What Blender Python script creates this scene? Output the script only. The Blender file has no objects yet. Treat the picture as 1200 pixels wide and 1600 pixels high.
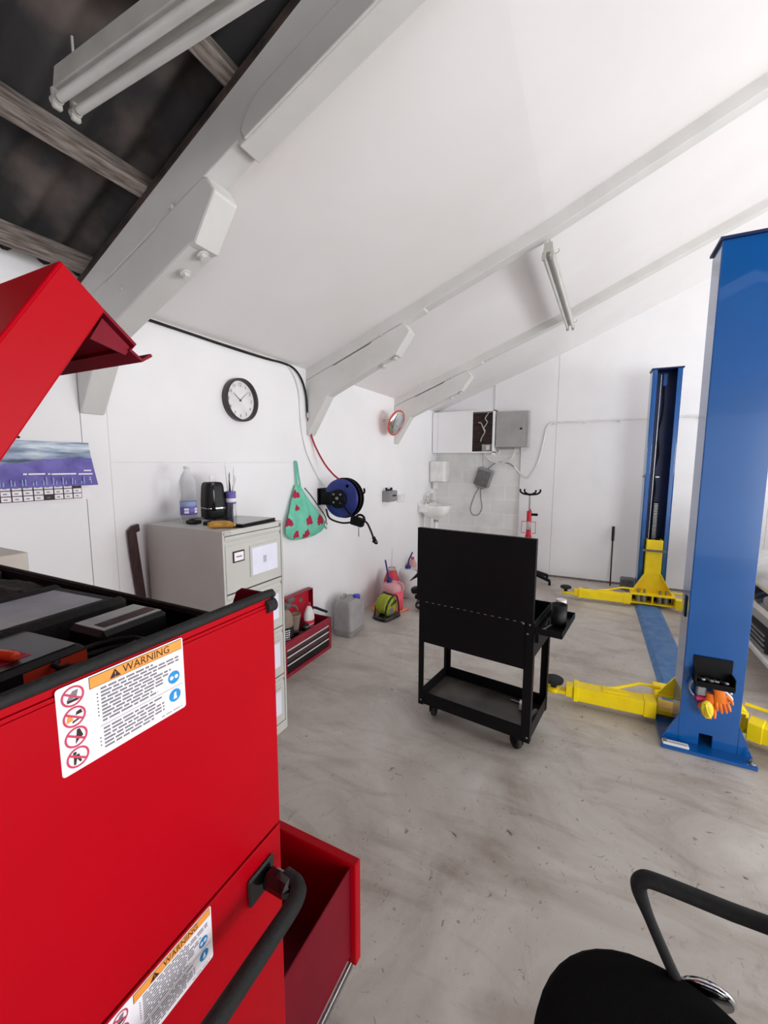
import bpy, math, random
from mathutils import Vector, Matrix
random.seed(7)
SC = bpy.context.scene
COL = SC.collection
PI = math.pi

# ------------------------------------------------------------------ colour / materials
def lin(c):
    def f(v):
        v /= 255.0
        return v / 12.92 if v <= .04045 else ((v + .055) / 1.055) ** 2.4
    return (f(c[0]), f(c[1]), f(c[2]), 1.0)

def mat(name, c, rough=.5, metal=0.0, c2=None, scale=8.0, lo=.35, hi=.65, bump=0.0, bscale=60.0,
        coat=0.0, trans=0.0, alpha=1.0, ior=1.45, spec=.5, detail=4.0, stretch=None, emit=None):
    m = bpy.data.materials.new(name)
    m.use_nodes = True
    nt = m.node_tree
    p = nt.nodes['Principled BSDF']
    p.inputs['Base Color'].default_value = lin(c)
    p.inputs['Roughness'].default_value = rough
    p.inputs['Metallic'].default_value = metal
    p.inputs['Coat Weight'].default_value = coat
    p.inputs['Transmission Weight'].default_value = trans
    p.inputs['Alpha'].default_value = alpha
    p.inputs['IOR'].default_value = ior
    p.inputs['Specular IOR Level'].default_value = spec
    tc = nt.nodes.new('ShaderNodeTexCoord')
    vec = tc.outputs['Object']
    if stretch:
        mp = nt.nodes.new('ShaderNodeMapping')
        mp.inputs['Scale'].default_value = stretch
        nt.links.new(vec, mp.inputs['Vector'])
        vec = mp.outputs['Vector']
    if c2 is None:
        c2 = tuple(max(0, v * .94) for v in c)
    n = nt.nodes.new('ShaderNodeTexNoise')
    n.inputs['Scale'].default_value = scale
    n.inputs['Detail'].default_value = detail
    nt.links.new(vec, n.inputs['Vector'])
    r = nt.nodes.new('ShaderNodeValToRGB')
    r.color_ramp.elements[0].position = lo
    r.color_ramp.elements[1].position = hi
    r.color_ramp.elements[0].color = lin(c)
    r.color_ramp.elements[1].color = lin(c2)
    nt.links.new(n.outputs['Fac'], r.inputs['Fac'])
    nt.links.new(r.outputs['Color'], p.inputs['Base Color'])
    if bump > 0:
        n2 = nt.nodes.new('ShaderNodeTexNoise')
        n2.inputs['Scale'].default_value = bscale
        n2.inputs['Detail'].default_value = 5
        nt.links.new(vec, n2.inputs['Vector'])
        b = nt.nodes.new('ShaderNodeBump')
        b.inputs['Strength'].default_value = bump
        b.inputs['Distance'].default_value = .01
        nt.links.new(n2.outputs['Fac'], b.inputs['Height'])
        nt.links.new(b.outputs['Normal'], p.inputs['Normal'])
    return m

WHITE = mat('wall_paint', (238, 237, 239), .5, c2=(234, 233, 235), scale=2.5, bump=.12, bscale=9)
CEILM = mat('ceiling_paint', (232, 229, 229), .42, c2=(228, 224, 224), scale=1.5, bump=.25, bscale=2.2)
TRUSSM = mat('beam_paint', (212, 210, 208), .5, c2=(203, 201, 198), scale=3, bump=.12, bscale=25)
RAWWOOD = mat('weathered_timber', (150, 140, 134), .8, c2=(96, 84, 78), scale=10, bump=.5, bscale=30, stretch=(8, 1, 8))
DARKWOOD = mat('dark_timber', (70, 56, 50), .8, c2=(40, 33, 31), scale=12, bump=.3)
SHEET = mat('roof_sheet', (50, 48, 49), .85, c2=(112, 100, 94), scale=3.2, lo=.5, hi=.8, bump=.3, bscale=18, detail=8)
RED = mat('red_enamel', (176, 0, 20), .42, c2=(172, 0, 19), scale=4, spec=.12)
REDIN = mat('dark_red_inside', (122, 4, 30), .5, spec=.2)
REDBOX = mat('toolbox_red', (150, 30, 52), .45, c2=(138, 24, 44), scale=20)
REDLID = mat('toolbox_lid_red', (200, 22, 46), .45)
BLUE = mat('lift_blue', (0, 84, 158), .2, c2=(0, 80, 150), scale=3, coat=.65)
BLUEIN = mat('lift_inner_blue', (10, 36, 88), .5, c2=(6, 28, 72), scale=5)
BLUEFL = mat('floor_cover_blue', (58, 108, 168), .5, c2=(84, 128, 178), scale=14, bump=.4, bscale=90)
YEL = mat('lift_yellow', (255, 228, 0), .42, c2=(250, 214, 4), scale=9)
BLACK = mat('black_steel', (9, 8, 11), .5, c2=(13, 12, 15), scale=12, spec=.22)
BLKTRAY = mat('worn_black_tray', (44, 43, 42), .34, c2=(92, 86, 78), scale=4, lo=.4, hi=.75)
BLKPL = mat('black_plastic', (17, 16, 19), .5, c2=(24, 23, 26), scale=30, spec=.35)
RUBBER = mat('black_rubber', (22, 21, 22), .75, c2=(29, 28, 29), scale=60, bump=.2, bscale=200)
GLOSSBLK = mat('gloss_black', (14, 14, 16), .18, c2=(18, 18, 20), coat=.3)
FABRIC = mat('black_fabric', (13, 12, 13), .95, c2=(20, 19, 20), scale=300, bump=.3, bscale=500, spec=.1)
CHROME = mat('chrome', (205, 205, 208), .15, 1.0)
STEEL = mat('brushed_steel', (160, 160, 162), .35, .9, c2=(140, 140, 142), scale=40)
CABGREY = mat('cabinet_grey', (196, 195, 190), .45, c2=(192, 191, 186), scale=6)
CABDARK = mat('cabinet_gap', (70, 70, 70), .6)
PAPER = mat('paper', (228, 228, 244), .7, c2=(222, 223, 238), scale=12)
PAPERW = mat('label_white', (244, 238, 244), .5, c2=(240, 234, 240), scale=12)
ORANGE = mat('label_orange', (246, 158, 66), .5)
INK = mat('ink', (44, 30, 30), .6)
INKGREY = mat('ink_grey', (128, 124, 132), .6)
SIGNRED = mat('sign_red', (206, 64, 96), .5)
SIGNBLUE = mat('sign_blue', (30, 146, 214), .5)
PURPLE = mat('label_purple', (92, 82, 160), .5, c2=(120, 110, 190), scale=14)
LBLUE = mat('label_light_blue', (150, 168, 214), .5)
JERRY = mat('grey_plastic', (158, 155, 155), .45, c2=(148, 144, 144), scale=10)
BLUECAP = mat('blue_plastic', (62, 66, 190), .4)
DBLUE = mat('navy_plastic', (40, 52, 132), .42, c2=(30, 40, 110), scale=8)
PINKJ = mat('pink_translucent', (244, 176, 186), .35, trans=.25)
PINKL = mat('pink_fluid', (236, 80, 104), .3)
REDFL = mat('red_fluid', (226, 14, 46), .3)
MILKY = mat('milky_plastic', (226, 226, 226), .4, trans=.15)
CLEAR = mat('clear_plastic', (250, 252, 254), .06, trans=.95, ior=1.12)
CABLEY = mat('lime_cable', (176, 186, 52), .5, c2=(146, 158, 40), scale=30)
COPPER = mat('orange_cable', (238, 140, 92), .45)
CUPW = mat('white_plastic', (232, 231, 228), .4)
CERAMIC = mat('white_ceramic', (240, 239, 237), .15, coat=.3)
MGREY = mat('meter_grey', (142, 142, 146), .45)
BOXGREY = mat('charger_grey', (92, 92, 90), .5, c2=(110, 110, 108), scale=20)
ENCL = mat('enclosure_grey', (172, 172, 170), .35, .3, c2=(160, 160, 158), scale=5)
TURQ = mat('turquoise_cloth', (104, 190, 162), .8, c2=(122, 206, 180), scale=9, bump=.3, bscale=25)
BERRY = mat('raspberry_print', (192, 40, 78), .8, c2=(150, 24, 60), scale=60)
OAK = mat('stained_wood', (70, 40, 42), .6, c2=(54, 30, 32), scale=14, stretch=(6, 6, 1))
BANANA = mat('yellow_brown_skin', (196, 150, 70), .5, c2=(170, 122, 50), scale=30)
SCREEN = mat('grey_screen', (120, 122, 118), .25, c2=(150, 150, 146), scale=5)
ORGLOVE = mat('orange_rubber', (242, 128, 30), .45, c2=(228, 108, 22), scale=25)
YGLOVE = mat('yellow_rubber', (238, 216, 50), .5)
PINKH = mat('magenta_plastic', (190, 30, 90), .45)
CARW = mat('car_paint', (226, 225, 222), .22, coat=.6)
GLASSDK = mat('dark_glass', (26, 28, 32), .08, coat=.5)
TUBE = mat('lamp_tube', (206, 205, 202), .3)
BATTEN = mat('lamp_batten', (186, 184, 178), .45, c2=(170, 168, 162), scale=9)
BEIGE = mat('beige_metal', (206, 200, 190), .5)
BROWN = mat('brown_boards', (96, 76, 72), .8, c2=(60, 46, 46), scale=9, stretch=(1, 1, 9))
JACKRED = mat('jack_red', (206, 18, 46), .35)
REDHOSE = mat('red_hose', (168, 20, 52), .45)
DIALW = mat('dial_white', (234, 232, 233), .5)
CLOCKRIM = mat('clock_rim', (62, 56, 60), .4)
ORRIM = mat('orange_rim', (214, 84, 52), .4)
MIRROR = mat('mirror_face', (225, 225, 225), .04, 1.0)
REDBOT = mat('red_label', (206, 26, 62), .45)
TAN = mat('tan_plastic', (150, 134, 122), .5, c2=(136, 120, 108), scale=15)

def floor_material():
    m = bpy.data.materials.new('concrete_floor')
    m.use_nodes = True
    nt = m.node_tree
    L = nt.links.new
    p = nt.nodes['Principled BSDF']
    tc = nt.nodes.new('ShaderNodeTexCoord')
    def noise(sc, det, rough=.55, stretch=(1, 1, 1), dist=0.0):
        mp = nt.nodes.new('ShaderNodeMapping')
        mp.inputs['Scale'].default_value = stretch
        L(tc.outputs['Object'], mp.inputs['Vector'])
        n = nt.nodes.new('ShaderNodeTexNoise')
        n.inputs['Scale'].default_value = sc
        n.inputs['Detail'].default_value = det
        n.inputs['Roughness'].default_value = rough
        n.inputs['Distortion'].default_value = dist
        L(mp.outputs['Vector'], n.inputs['Vector'])
        return n.outputs['Fac']
    def ramp(fac, stops):
        r = nt.nodes.new('ShaderNodeValToRGB')
        while len(r.color_ramp.elements) < len(stops):
            r.color_ramp.elements.new(.5)
        for e, (pos, c) in zip(r.color_ramp.elements, stops):
            e.position = pos
            e.color = lin(c)
        L(fac, r.inputs['Fac'])
        return r.outputs['Color']
    def mix(mode, fac, a, b):
        x = nt.nodes.new('ShaderNodeMix')
        x.data_type = 'RGBA'
        x.blend_type = mode
        if isinstance(fac, float):
            x.inputs[0].default_value = fac
        else:
            L(fac, x.inputs[0])
        L(a, x.inputs[6])
        L(b, x.inputs[7])
        return x.outputs[2]
    base = ramp(noise(1.5, 9, .66, dist=.9), [(.3, (164, 153, 145)), (.45, (182, 174, 166)), (.58, (194, 188, 181)), (.72, (206, 201, 196))])
    sweep = ramp(noise(1.6, 7, .6, (1, 3.2, 1), .8), [(.34, (190, 176, 162)), (.5, (255, 255, 255)), (1, (255, 255, 255))])
    c = mix('MULTIPLY', .42, base, sweep)
    stains = ramp(noise(2.3, 9, .7, (1.3, 1, 1), 1.2), [(.28, (120, 106, 96)), (.40, (255, 255, 255)), (1, (255, 255, 255))])
    c = mix('MULTIPLY', .32, c, stains)
    scuff = ramp(noise(13, 6, .62, (1, 1.9, 1), .9), [(.0, (70, 62, 58)), (.285, (86, 78, 72)), (.345, (255, 255, 255)), (1, (255, 255, 255))])
    c = mix('MULTIPLY', .75, c, scuff)
    scuff2 = ramp(noise(26, 5, .6, (1.6, 1, 1), 1.4), [(.0, (96, 86, 80)), (.30, (120, 110, 102)), (.36, (255, 255, 255)), (1, (255, 255, 255))])
    c = mix('MULTIPLY', .6, c, scuff2)
    spots = ramp(noise(31, 3, .5), [(.0, (90, 82, 76)), (.25, (110, 100, 92)), (.29, (255, 255, 255)), (1, (255, 255, 255))])
    c = mix('MULTIPLY', .5, c, spots)
    L(c, p.inputs['Base Color'])
    rr = nt.nodes.new('ShaderNodeMapRange')
    rr.inputs['To Min'].default_value = .32
    rr.inputs['To Max'].default_value = .62
    L(noise(2.1, 6), rr.inputs['Value'])
    L(rr.outputs['Result'], p.inputs['Roughness'])
    b = nt.nodes.new('ShaderNodeBump')
    b.inputs['Strength'].default_value = .12
    b.inputs['Distance'].default_value = .01
    L(noise(24, 6), b.inputs['Height'])
    L(b.outputs['Normal'], p.inputs['Normal'])
    return m

def block_material():
    m = bpy.data.materials.new('painted_blockwork')
    m.use_nodes = True
    nt = m.node_tree
    L = nt.links.new
    p = nt.nodes['Principled BSDF']
    p.inputs['Roughness'].default_value = .55
    tc = nt.nodes.new('ShaderNodeTexCoord')
    mp = nt.nodes.new('ShaderNodeMapping')
    mp.inputs['Rotation'].default_value = (PI / 2, 0, 0)
    mp.inputs['Location'].default_value = (.06, .0, 0)
    L(tc.outputs['Object'], mp.inputs['Vector'])
    b = nt.nodes.new('ShaderNodeTexBrick')
    b.inputs['Scale'].default_value = 1.0
    b.inputs['Brick Width'].default_value = .45
    b.inputs['Row Height'].default_value = .225
    b.inputs['Mortar Size'].default_value = .005
    b.inputs['Color1'].default_value = lin((236, 236, 235))
    b.inputs['Color2'].default_value = lin((231, 231, 230))
    b.inputs['Mortar'].default_value = lin((250, 250, 249))
    L(mp.outputs['Vector'], b.inputs['Vector'])
    n = nt.nodes.new('ShaderNodeTexNoise')
    n.inputs['Scale'].default_value = 3
    n.inputs['Detail'].default_value = 6
    L(tc.outputs['Object'], n.inputs['Vector'])
    r = nt.nodes.new('ShaderNodeValToRGB')
    r.color_ramp.elements[0].position = .3
    r.color_ramp.elements[0].color = lin((214, 212, 208))
    r.color_ramp.elements[1].position = .5
    r.color_ramp.elements[1].color = (1, 1, 1, 1)
    L(n.outputs['Fac'], r.inputs['Fac'])
    x = nt.nodes.new('ShaderNodeMix')
    x.data_type = 'RGBA'
    x.blend_type = 'MULTIPLY'
    x.inputs[0].default_value = .35
    L(b.outputs['Color'], x.inputs[6])
    L(r.outputs['Color'], x.inputs[7])
    L(x.outputs[2], p.inputs['Base Color'])
    bp = nt.nodes.new('ShaderNodeBump')
    bp.inputs['Strength'].default_value = .5
    bp.inputs['Distance'].default_value = .006
    bp.invert = True
    L(b.outputs['Fac'], bp.inputs['Height'])
    L(bp.outputs['Normal'], p.inputs['Normal'])
    return m

def picture_material():
    m = bpy.data.materials.new('calendar_picture')
    m.use_nodes = True
    nt = m.node_tree
    L = nt.links.new
    p = nt.nodes['Principled BSDF']
    p.inputs['Roughness'].default_value = .3
    tc = nt.nodes.new('ShaderNodeTexCoord')
    mp = nt.nodes.new('ShaderNodeMapping')
    mp.inputs['Scale'].default_value = (1, 2, 14)
    mp.inputs['Rotation'].default_value = (.12, 0, 0)
    L(tc.outputs['Object'], mp.inputs['Vector'])
    n = nt.nodes.new('ShaderNodeTexNoise')
    n.inputs['Scale'].default_value = 2.2
    n.inputs['Detail'].default_value = 5
    L(mp.outputs['Vector'], n.inputs['Vector'])
    r = nt.nodes.new('ShaderNodeValToRGB')
    for i, (pos, c) in enumerate([(.32, (60, 74, 110)), (.48, (150, 168, 192)), (.62, (216, 226, 234)), (.75, (120, 140, 176))]):
        if i > 1:
            r.color_ramp.elements.new(pos)
        r.color_ramp.elements[i].position = pos
        r.color_ramp.elements[i].color = lin(c)
    L(n.outputs['Fac'], r.inputs['Fac'])
    L(r.outputs['Color'], p.inputs['Base Color'])
    return m

FLOORM = floor_material()
BLOCKM = block_material()
PICM = picture_material()

# ------------------------------------------------------------------ mesh builder
class M:
    def __init__(s):
        s.v, s.f, s.mi, s.sm, s.mats = [], [], [], [], []
        s.cur = 0
        s.xf = None
    def use(s, m):
        if m not in s.mats:
            s.mats.append(m)
        s.cur = s.mats.index(m)
        return s
    def _add(s, vs, fs, smooth=False):
        o = len(s.v)
        for q in vs:
            q = Vector(q)
            s.v.append(s.xf @ q if s.xf else q)
        for q in fs:
            s.f.append([o + i for i in q])
            s.mi.append(s.cur)
            s.sm.append(smooth)
        return s
    def box(s, x0, x1, y0, y1, z0, z1, bev=0.0, rot=None, ctr=None):
        if bev > 0:
            b = min(bev, (abs(x1 - x0)) * .49, abs(y1 - y0) * .49, abs(z1 - z0) * .49)
            pts, fcs = chamfer(abs(x1 - x0) / 2, abs(y1 - y0) / 2, abs(z1 - z0) / 2, b)
            c = Vector(((x0 + x1) / 2, (y0 + y1) / 2, (z0 + z1) / 2))
            pts = [c + q for q in pts]
        else:
            pts = [Vector((x, y, z)) for x in (x0, x1) for y in (y0, y1) for z in (z0, z1)]
            fcs = [(0, 1, 3, 2), (4, 6, 7, 5), (0, 4, 5, 1), (2, 3, 7, 6), (0, 2, 6, 4), (1, 5, 7, 3)]
        if rot is not None:
            c = Vector(ctr) if ctr else Vector(((x0 + x1) / 2, (y0 + y1) / 2, (z0 + z1) / 2))
            pts = [c + rot @ (q - c) for q in pts]
        return s._add(pts, fcs)
    def cyl(s, p0, p1, r0, r1=None, n=20, caps=True):
        r1 = r0 if r1 is None else r1
        return s.tube([p0, p1], [r0, r1], n, caps)
    def tube(s, path, r, n=10, caps=True, closed=False):
        P = [Vector(q) for q in path]
        k = len(P)
        R = r if isinstance(r, (list, tuple)) else [r] * k
        T = []
        for i in range(k):
            if closed:
                t = P[(i + 1) % k] - P[i - 1]
            else:
                t = P[min(i + 1, k - 1)] - P[max(i - 1, 0)]
            T.append(t.normalized())
        up = Vector((0, 0, 1)) if abs(T[0].z) < .9 else Vector((1, 0, 0))
        u = T[0].cross(up).normalized()
        vs = []
        for i in range(k):
            u = (u - T[i] * u.dot(T[i]))
            u = u.normalized() if u.length > 1e-6 else T[i].orthogonal().normalized()
            w = T[i].cross(u)
            for j in range(n):
                a = 2 * PI * j / n
                vs.append(P[i] + (u * math.cos(a) + w * math.sin(a)) * R[i])
        fs = []
        for i in range(k if closed else k - 1):
            a, b = i * n, ((i + 1) % k) * n
            for j in range(n):
                fs.append((a + j, a + (j + 1) % n, b + (j + 1) % n, b + j))
        s._add(vs, fs, True)
        if caps and not closed:
            s._add(vs[:n], [tuple(range(n))[::-1]])
            s._add(vs[-n:], [tuple(range(n))])
        return s
    def lathe(s, prof, c=(0, 0, 0), axis=None, n=28, sx=1.0, sy=1.0, smooth=True):
        # prof: (radius, height); axis rotation matrix maps z to wanted direction
        c = Vector(c)
        A = axis if axis is not None else Matrix.Identity(3)
        vs, fs = [], []
        for r, h in prof:
            for j in range(n):
                a = 2 * PI * j / n
                vs.append(c + A @ Vector((max(r, 1e-5) * math.cos(a) * sx, max(r, 1e-5) * math.sin(a) * sy, h)))
        for i in range(len(prof) - 1):
            for j in range(n):
                fs.append((i * n + j, i * n + (j + 1) % n, (i + 1) * n + (j + 1) % n, (i + 1) * n + j))
        if prof[0][0] > 1e-4:
            fs.append(tuple(range(n))[::-1])
        if prof[-1][0] > 1e-4:
            o = (len(prof) - 1) * n
            fs.append(tuple(range(o, o + n)))
        return s._add(vs, fs, smooth)
    def prism(s, poly, d0, d1, plane='xz'):
        def P(a, b, d):
            return {'xz': (a, d, b), 'yz': (d, a, b), 'xy': (a, b, d)}[plane]
        n = len(poly)
        vs = [P(a, b, d0) for a, b in poly] + [P(a, b, d1) for a, b in poly]
        fs = [tuple(range(n))[::-1], tuple(range(n, 2 * n))]
        fs += [(i, (i + 1) % n, n + (i + 1) % n, n + i) for i in range(n)]
        return s._add(vs, fs)
    def strip(s, line, t, d0, d1, plane='yz'):
        # a folded sheet: polyline of thickness t extruded
        L_, R_ = [], []
        for i, q in enumerate(line):
            a = Vector(line[max(i - 1, 0)])
            b = Vector(line[min(i + 1, len(line) - 1)])
            d = (b - a).normalized()
            nrm = Vector((-d.y, d.x)) * t / 2
            L_.append((q[0] + nrm.x, q[1] + nrm.y))
            R_.append((q[0] - nrm.x, q[1] - nrm.y))
        for i in range(len(line) - 1):
            s.prism([L_[i], L_[i + 1], R_[i + 1], R_[i]], d0, d1, plane)
        return s
    def sphere(s, c, r, n=16, k=10, sc=(1, 1, 1), rot=None):
        vs, fs = [], []
        A = rot if rot is not None else Matrix.Identity(3)
        for i in range(k + 1):
            t = PI * i / k
            for j in range(n):
                a = 2 * PI * j / n
                vs.append(Vector(c) + A @ Vector((r * sc[0] * math.sin(t) * math.cos(a), r * sc[1] * math.sin(t) * math.sin(a), r * sc[2] * math.cos(t))))
        for i in range(k):
            for j in range(n):
                fs.append((i * n + j, (i + 1) * n + j, (i + 1) * n + (j + 1) % n, i * n + (j + 1) % n))
        return s._add(vs, fs, True)
    def loft(s, rings, caps=True, smooth=True):
        n = len(rings[0])
        vs = [q for r in rings for q in r]
        fs = []
        for i in range(len(rings) - 1):
            for j in range(n):
                fs.append((i * n + j, i * n + (j + 1) % n, (i + 1) * n + (j + 1) % n, (i + 1) * n + j))
        s._add(vs, fs, smooth)
        if caps:
            s._add(rings[0], [tuple(range(n))[::-1]], smooth)
            s._add(rings[-1], [tuple(range(n))], smooth)
        return s
    def text(s, body, size, o, ux, uy, th=.0004, align='CENTER', squash=1.0):
        cu = bpy.data.curves.new('lettering', 'FONT')
        cu.body = body
        cu.size = size
        cu.align_x = align
        cu.align_y = 'CENTER'
        cu.resolution_u = 2
        ob = bpy.data.objects.new('lettering', cu)
        COL.objects.link(ob)
        dg = bpy.context.evaluated_depsgraph_get()
        me = ob.evaluated_get(dg).to_mesh()
        o, ux, uy = Vector(o), Vector(ux), Vector(uy)
        nn = ux.cross(uy)
        vs = [o + ux * q.co.x * squash + uy * q.co.y + nn * th for q in me.vertices]
        fs = [tuple(q.vertices) for q in me.polygons]
        ob.evaluated_get(dg).to_mesh_clear()
        bpy.data.objects.remove(ob)
        bpy.data.curves.remove(cu)
        return s._add(vs, fs)
    def build(s, name, m=None, parent=None, label=None, loc=None, rotz=0.0, bevel=0.0):
        me = bpy.data.meshes.new(name)
        off = Vector((0, 0, 0))
        if parent is not None:
            off = Vector(parent.get('_o', (0, 0, 0)))
        elif loc is not None and rotz == 0.0:
            off = Vector(loc)
        me.from_pydata([tuple(q - off) for q in s.v], [], s.f)
        mats = s.mats if s.mats else [m]
        for q in mats:
            me.materials.append(q)
        for i, pl in enumerate(me.polygons):
            pl.material_index = s.mi[i]
            pl.use_smooth = s.sm[i]
        me.update()
        ob = bpy.data.objects.new(name, me)
        COL.objects.link(ob)
        if parent is not None:
            ob.parent = parent
            ob['_o'] = tuple(off)
        elif loc is not None:
            ob.location = loc
            ob.rotation_euler.z = rotz
            ob['_o'] = tuple(loc) if rotz == 0.0 else (0, 0, 0)
        if label:
            ob['label'] = label
        if bevel > 0:
            b = ob.modifiers.new('edge', 'BEVEL')
            b.width = bevel
            b.segments = 2
            b.limit_method = 'ANGLE'
            b.angle_limit = .9
        return ob

def chamfer(hx, hy, hz, b):
    pts, idx = [], {}
    def P(q):
        k = tuple(round(v, 6) for v in q)
        if k not in idx:
            idx[k] = len(pts)
            pts.append(Vector(q))
        return idx[k]
    fs = []
    H = (hx, hy, hz)
    for ax in range(3):
        o = [a for a in range(3) if a != ax]
        for sg in (-1, 1):
            q = []
            for s1, s2 in ((-1, -1), (1, -1), (1, 1), (-1, 1)):
                v = [0, 0, 0]
                v[ax] = sg * H[ax]
                v[o[0]] = s1 * (H[o[0]] - b)
                v[o[1]] = s2 * (H[o[1]] - b)
                q.append(P(v))
            flip = (sg > 0) == (ax == 1)
            fs.append(tuple(q[::-1] if flip else q))
    for ax in range(3):
        o = [a for a in range(3) if a != ax]
        for s1 in (-1, 1):
            for s2 in (-1, 1):
                q = []
                for e, which in ((-1, 0), (1, 0), (1, 1), (-1, 1)):
                    v = [0, 0, 0]
                    v[ax] = e * (H[ax] - b)
                    if which == 0:
                        v[o[0]] = s1 * H[o[0]]
                        v[o[1]] = s2 * (H[o[1]] - b)
                    else:
                        v[o[0]] = s1 * (H[o[0]] - b)
                        v[o[1]] = s2 * H[o[1]]
                    q.append(P(v))
                flip = (s1 * s2 > 0) == (ax != 1)
                fs.append(tuple(q if flip else q[::-1]))
    for sx in (-1, 1):
        for sy in (-1, 1):
            for sz in (-1, 1):
                q = [P((sx * hx, sy * (hy - b), sz * (hz - b))), P((sx * (hx - b), sy * hy, sz * (hz - b))), P((sx * (hx - b), sy * (hy - b), sz * hz))]
                fs.append(tuple(q if sx * sy * sz > 0 else q[::-1]))
    return pts, fs

def tag(o, label, cat, group=None):
    o['label'] = label
    o['category'] = cat
    if group:
        o['group'] = group
    return o

def thing(name, label, cat, loc, rotz=0.0, group=None, local=False):
    o = bpy.data.objects.new(name, None)
    COL.objects.link(o)
    o.location = loc
    o.rotation_euler.z = rotz
    o.empty_display_size = .1
    o['_o'] = (0, 0, 0) if (local or rotz) else tuple(loc)
    return tag(o, label, cat, group)

def struct(name, m, mt, bevel=0.0):
    o = m.build(name, mt, bevel=bevel)
    o['kind'] = 'structure'
    return o

def RX(a): return Matrix.Rotation(a, 3, 'X')
def RY(a): return Matrix.Rotation(a, 3, 'Y')
def RZ(a): return Matrix.Rotation(a, 3, 'Z')

def bez(pts, n=8):
    # catmull-rom through points
    P = [Vector(q) for q in pts]
    out = []
    for i in range(len(P) - 1):
        p0, p1, p2, p3 = P[max(i - 1, 0)], P[i], P[i + 1], P[min(i + 2, len(P) - 1)]
        for k in range(n):
            t = k / n
            out.append(.5 * ((2 * p1) + (p2 - p0) * t + (2 * p0 - 5 * p1 + 4 * p2 - p3) * t * t + (3 * p1 - p0 - 3 * p2 + p3) * t ** 3))
    out.append(P[-1])
    return out

def rrect(hx, hy, r, z, n=6, cx=0.0, cy=0.0):
    q = []
    for sx, sy, a0 in ((1, 1, 0), (-1, 1, PI / 2), (-1, -1, PI), (1, -1, 1.5 * PI)):
        for i in range(n + 1):
            a = a0 + PI / 2 * i / n
            q.append(Vector((cx + sx * (hx - r) + r * math.cos(a), cy + sy * (hy - r) + r * math.sin(a), z)))
    return q

# ------------------------------------------------------------------ room
WX, FY, NY, RXW = -2.3, 6.56, -3.0, 6.7      # left wall, far wall, near wall, right wall
RIDGE = 2.2
def cz(x):
    if x > RIDGE:
        x = 2 * RIDGE - x
    return 2.505 + (x + 2.3) * .388 if x < -.347 else 3.2628 + (x + .347) * .445

def nz(x):
    if x > RIDGE:
        x = 2 * RIDGE - x
    return 2.565 + .472 * (x + 2.2)
struct('floor', M().box(-3.0, 7.4, NY - .6, FY + .5, -.12, 0), FLOORM)

m = M()
g = .0035
ys = [NY, 1.222, 1.352, 3.03, 4.98, FY]
for i in range(len(ys) - 1):
    ga = [0, .0035, .0016, .0006, .0006, 0]
    y0, y1 = ys[i] + ga[i] / 2, ys[i + 1] - ga[i + 1] / 2
    zs = [0.0, 2.52] if i != 2 else [0.0, 1.69, 2.52]
    for a, b in zip(zs[:-1], zs[1:]):
        m.box(WX - .02, WX, y0, y1, a + (.0004 if a > 0 else 0), b - (.0004 if b < 2 else 0))
m.box(WX - .14, WX - .021, NY, FY + .1, 0, 2.62)
struct('wall_left', m, WHITE)

m = M().use(BLOCKM)
m.box(WX - .1, RXW, FY + .05, FY + .2, 0, 2.2)
m.use(WHITE)
def gable(m, x0, x1, z0, y0, y1):
    xs = sorted(set([x0, x1] + [x for x in (-.347, RIDGE, 2 * RIDGE + .347) if x0 < x < x1]))
    m.prism([(x0, z0), (x1, z0)] + [(x, cz(x) + .14) for x in xs[::-1]], y0, y1)
gable(m, -2.3, 6.7, 2.2, FY + .05, FY + .2)
m.box(-2.29, -1.372, FY + .02, FY + .05, 1.9, 2.1)
gable(m, -2.29, -1.372, 2.1, FY + .02, FY + .05)
gable(m, -1.358, -.4885, 1.916, FY, FY + .045)
m.box(-.962, -.4885, FY, FY + .045, .03, 1.9155)
gable(m, -.4855, 1.94, .03, FY, FY + .045)
gable(m, 1.943, 6.69, .03, FY, FY + .045)
m.box(-1.372, -1.358, FY - .004, FY + .045, 2.5, cz(-1.37))
struct('wall_far', m, WHITE)
struct('baseboard_far', M().box(-.962, 6.69, FY + .004, FY + .045, 0, .028), RAWWOOD)

# right wall with the roller door opening, near wall with an opening
m = M()
m.box(RXW, RXW + .2, NY, .6, 0, 2.6)
m.box(RXW, RXW + .2, 6.0, FY + .2, 0, 2.6)
m.box(RXW, RXW + .2, .6, 6.0, 2.48, 2.62)
struct('wall_right', m, WHITE)
m = M()
m.box(-2.3, -1.6, NY - .2, NY, 0, 2.5)
m.box(5.6, 6.7, NY - .2, NY, 0, 2.5)
gable(m, -2.3, 6.7, 2.5, NY - .2, NY)
struct('wall_near', m, WHITE)

# ceiling lining boards
m = M()
def slab(m, x0, x1, y0, y1, lift, t):
    m.prism([(x0, cz(x0) + lift), (x1, cz(x1) + lift), (x1, cz(x1) + lift + t), (x0, cz(x0) + lift + t)], y0, y1)
for y0, y1 in ((1.33, 3.13), (3.13, 4.98), (4.98, FY + .05)):
    slab(m, -2.31, -.347, y0, y1, 0, .02)
    slab(m, -.347, RIDGE, y0, y1, 0, .02)
    slab(m, RIDGE, 2 * RIDGE + .347, y0, y1, 0, .02)
    slab(m, 2 * RIDGE + .347, 6.71, y0, y1, 0, .02)
struct('ceiling', m, CEILM)

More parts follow.
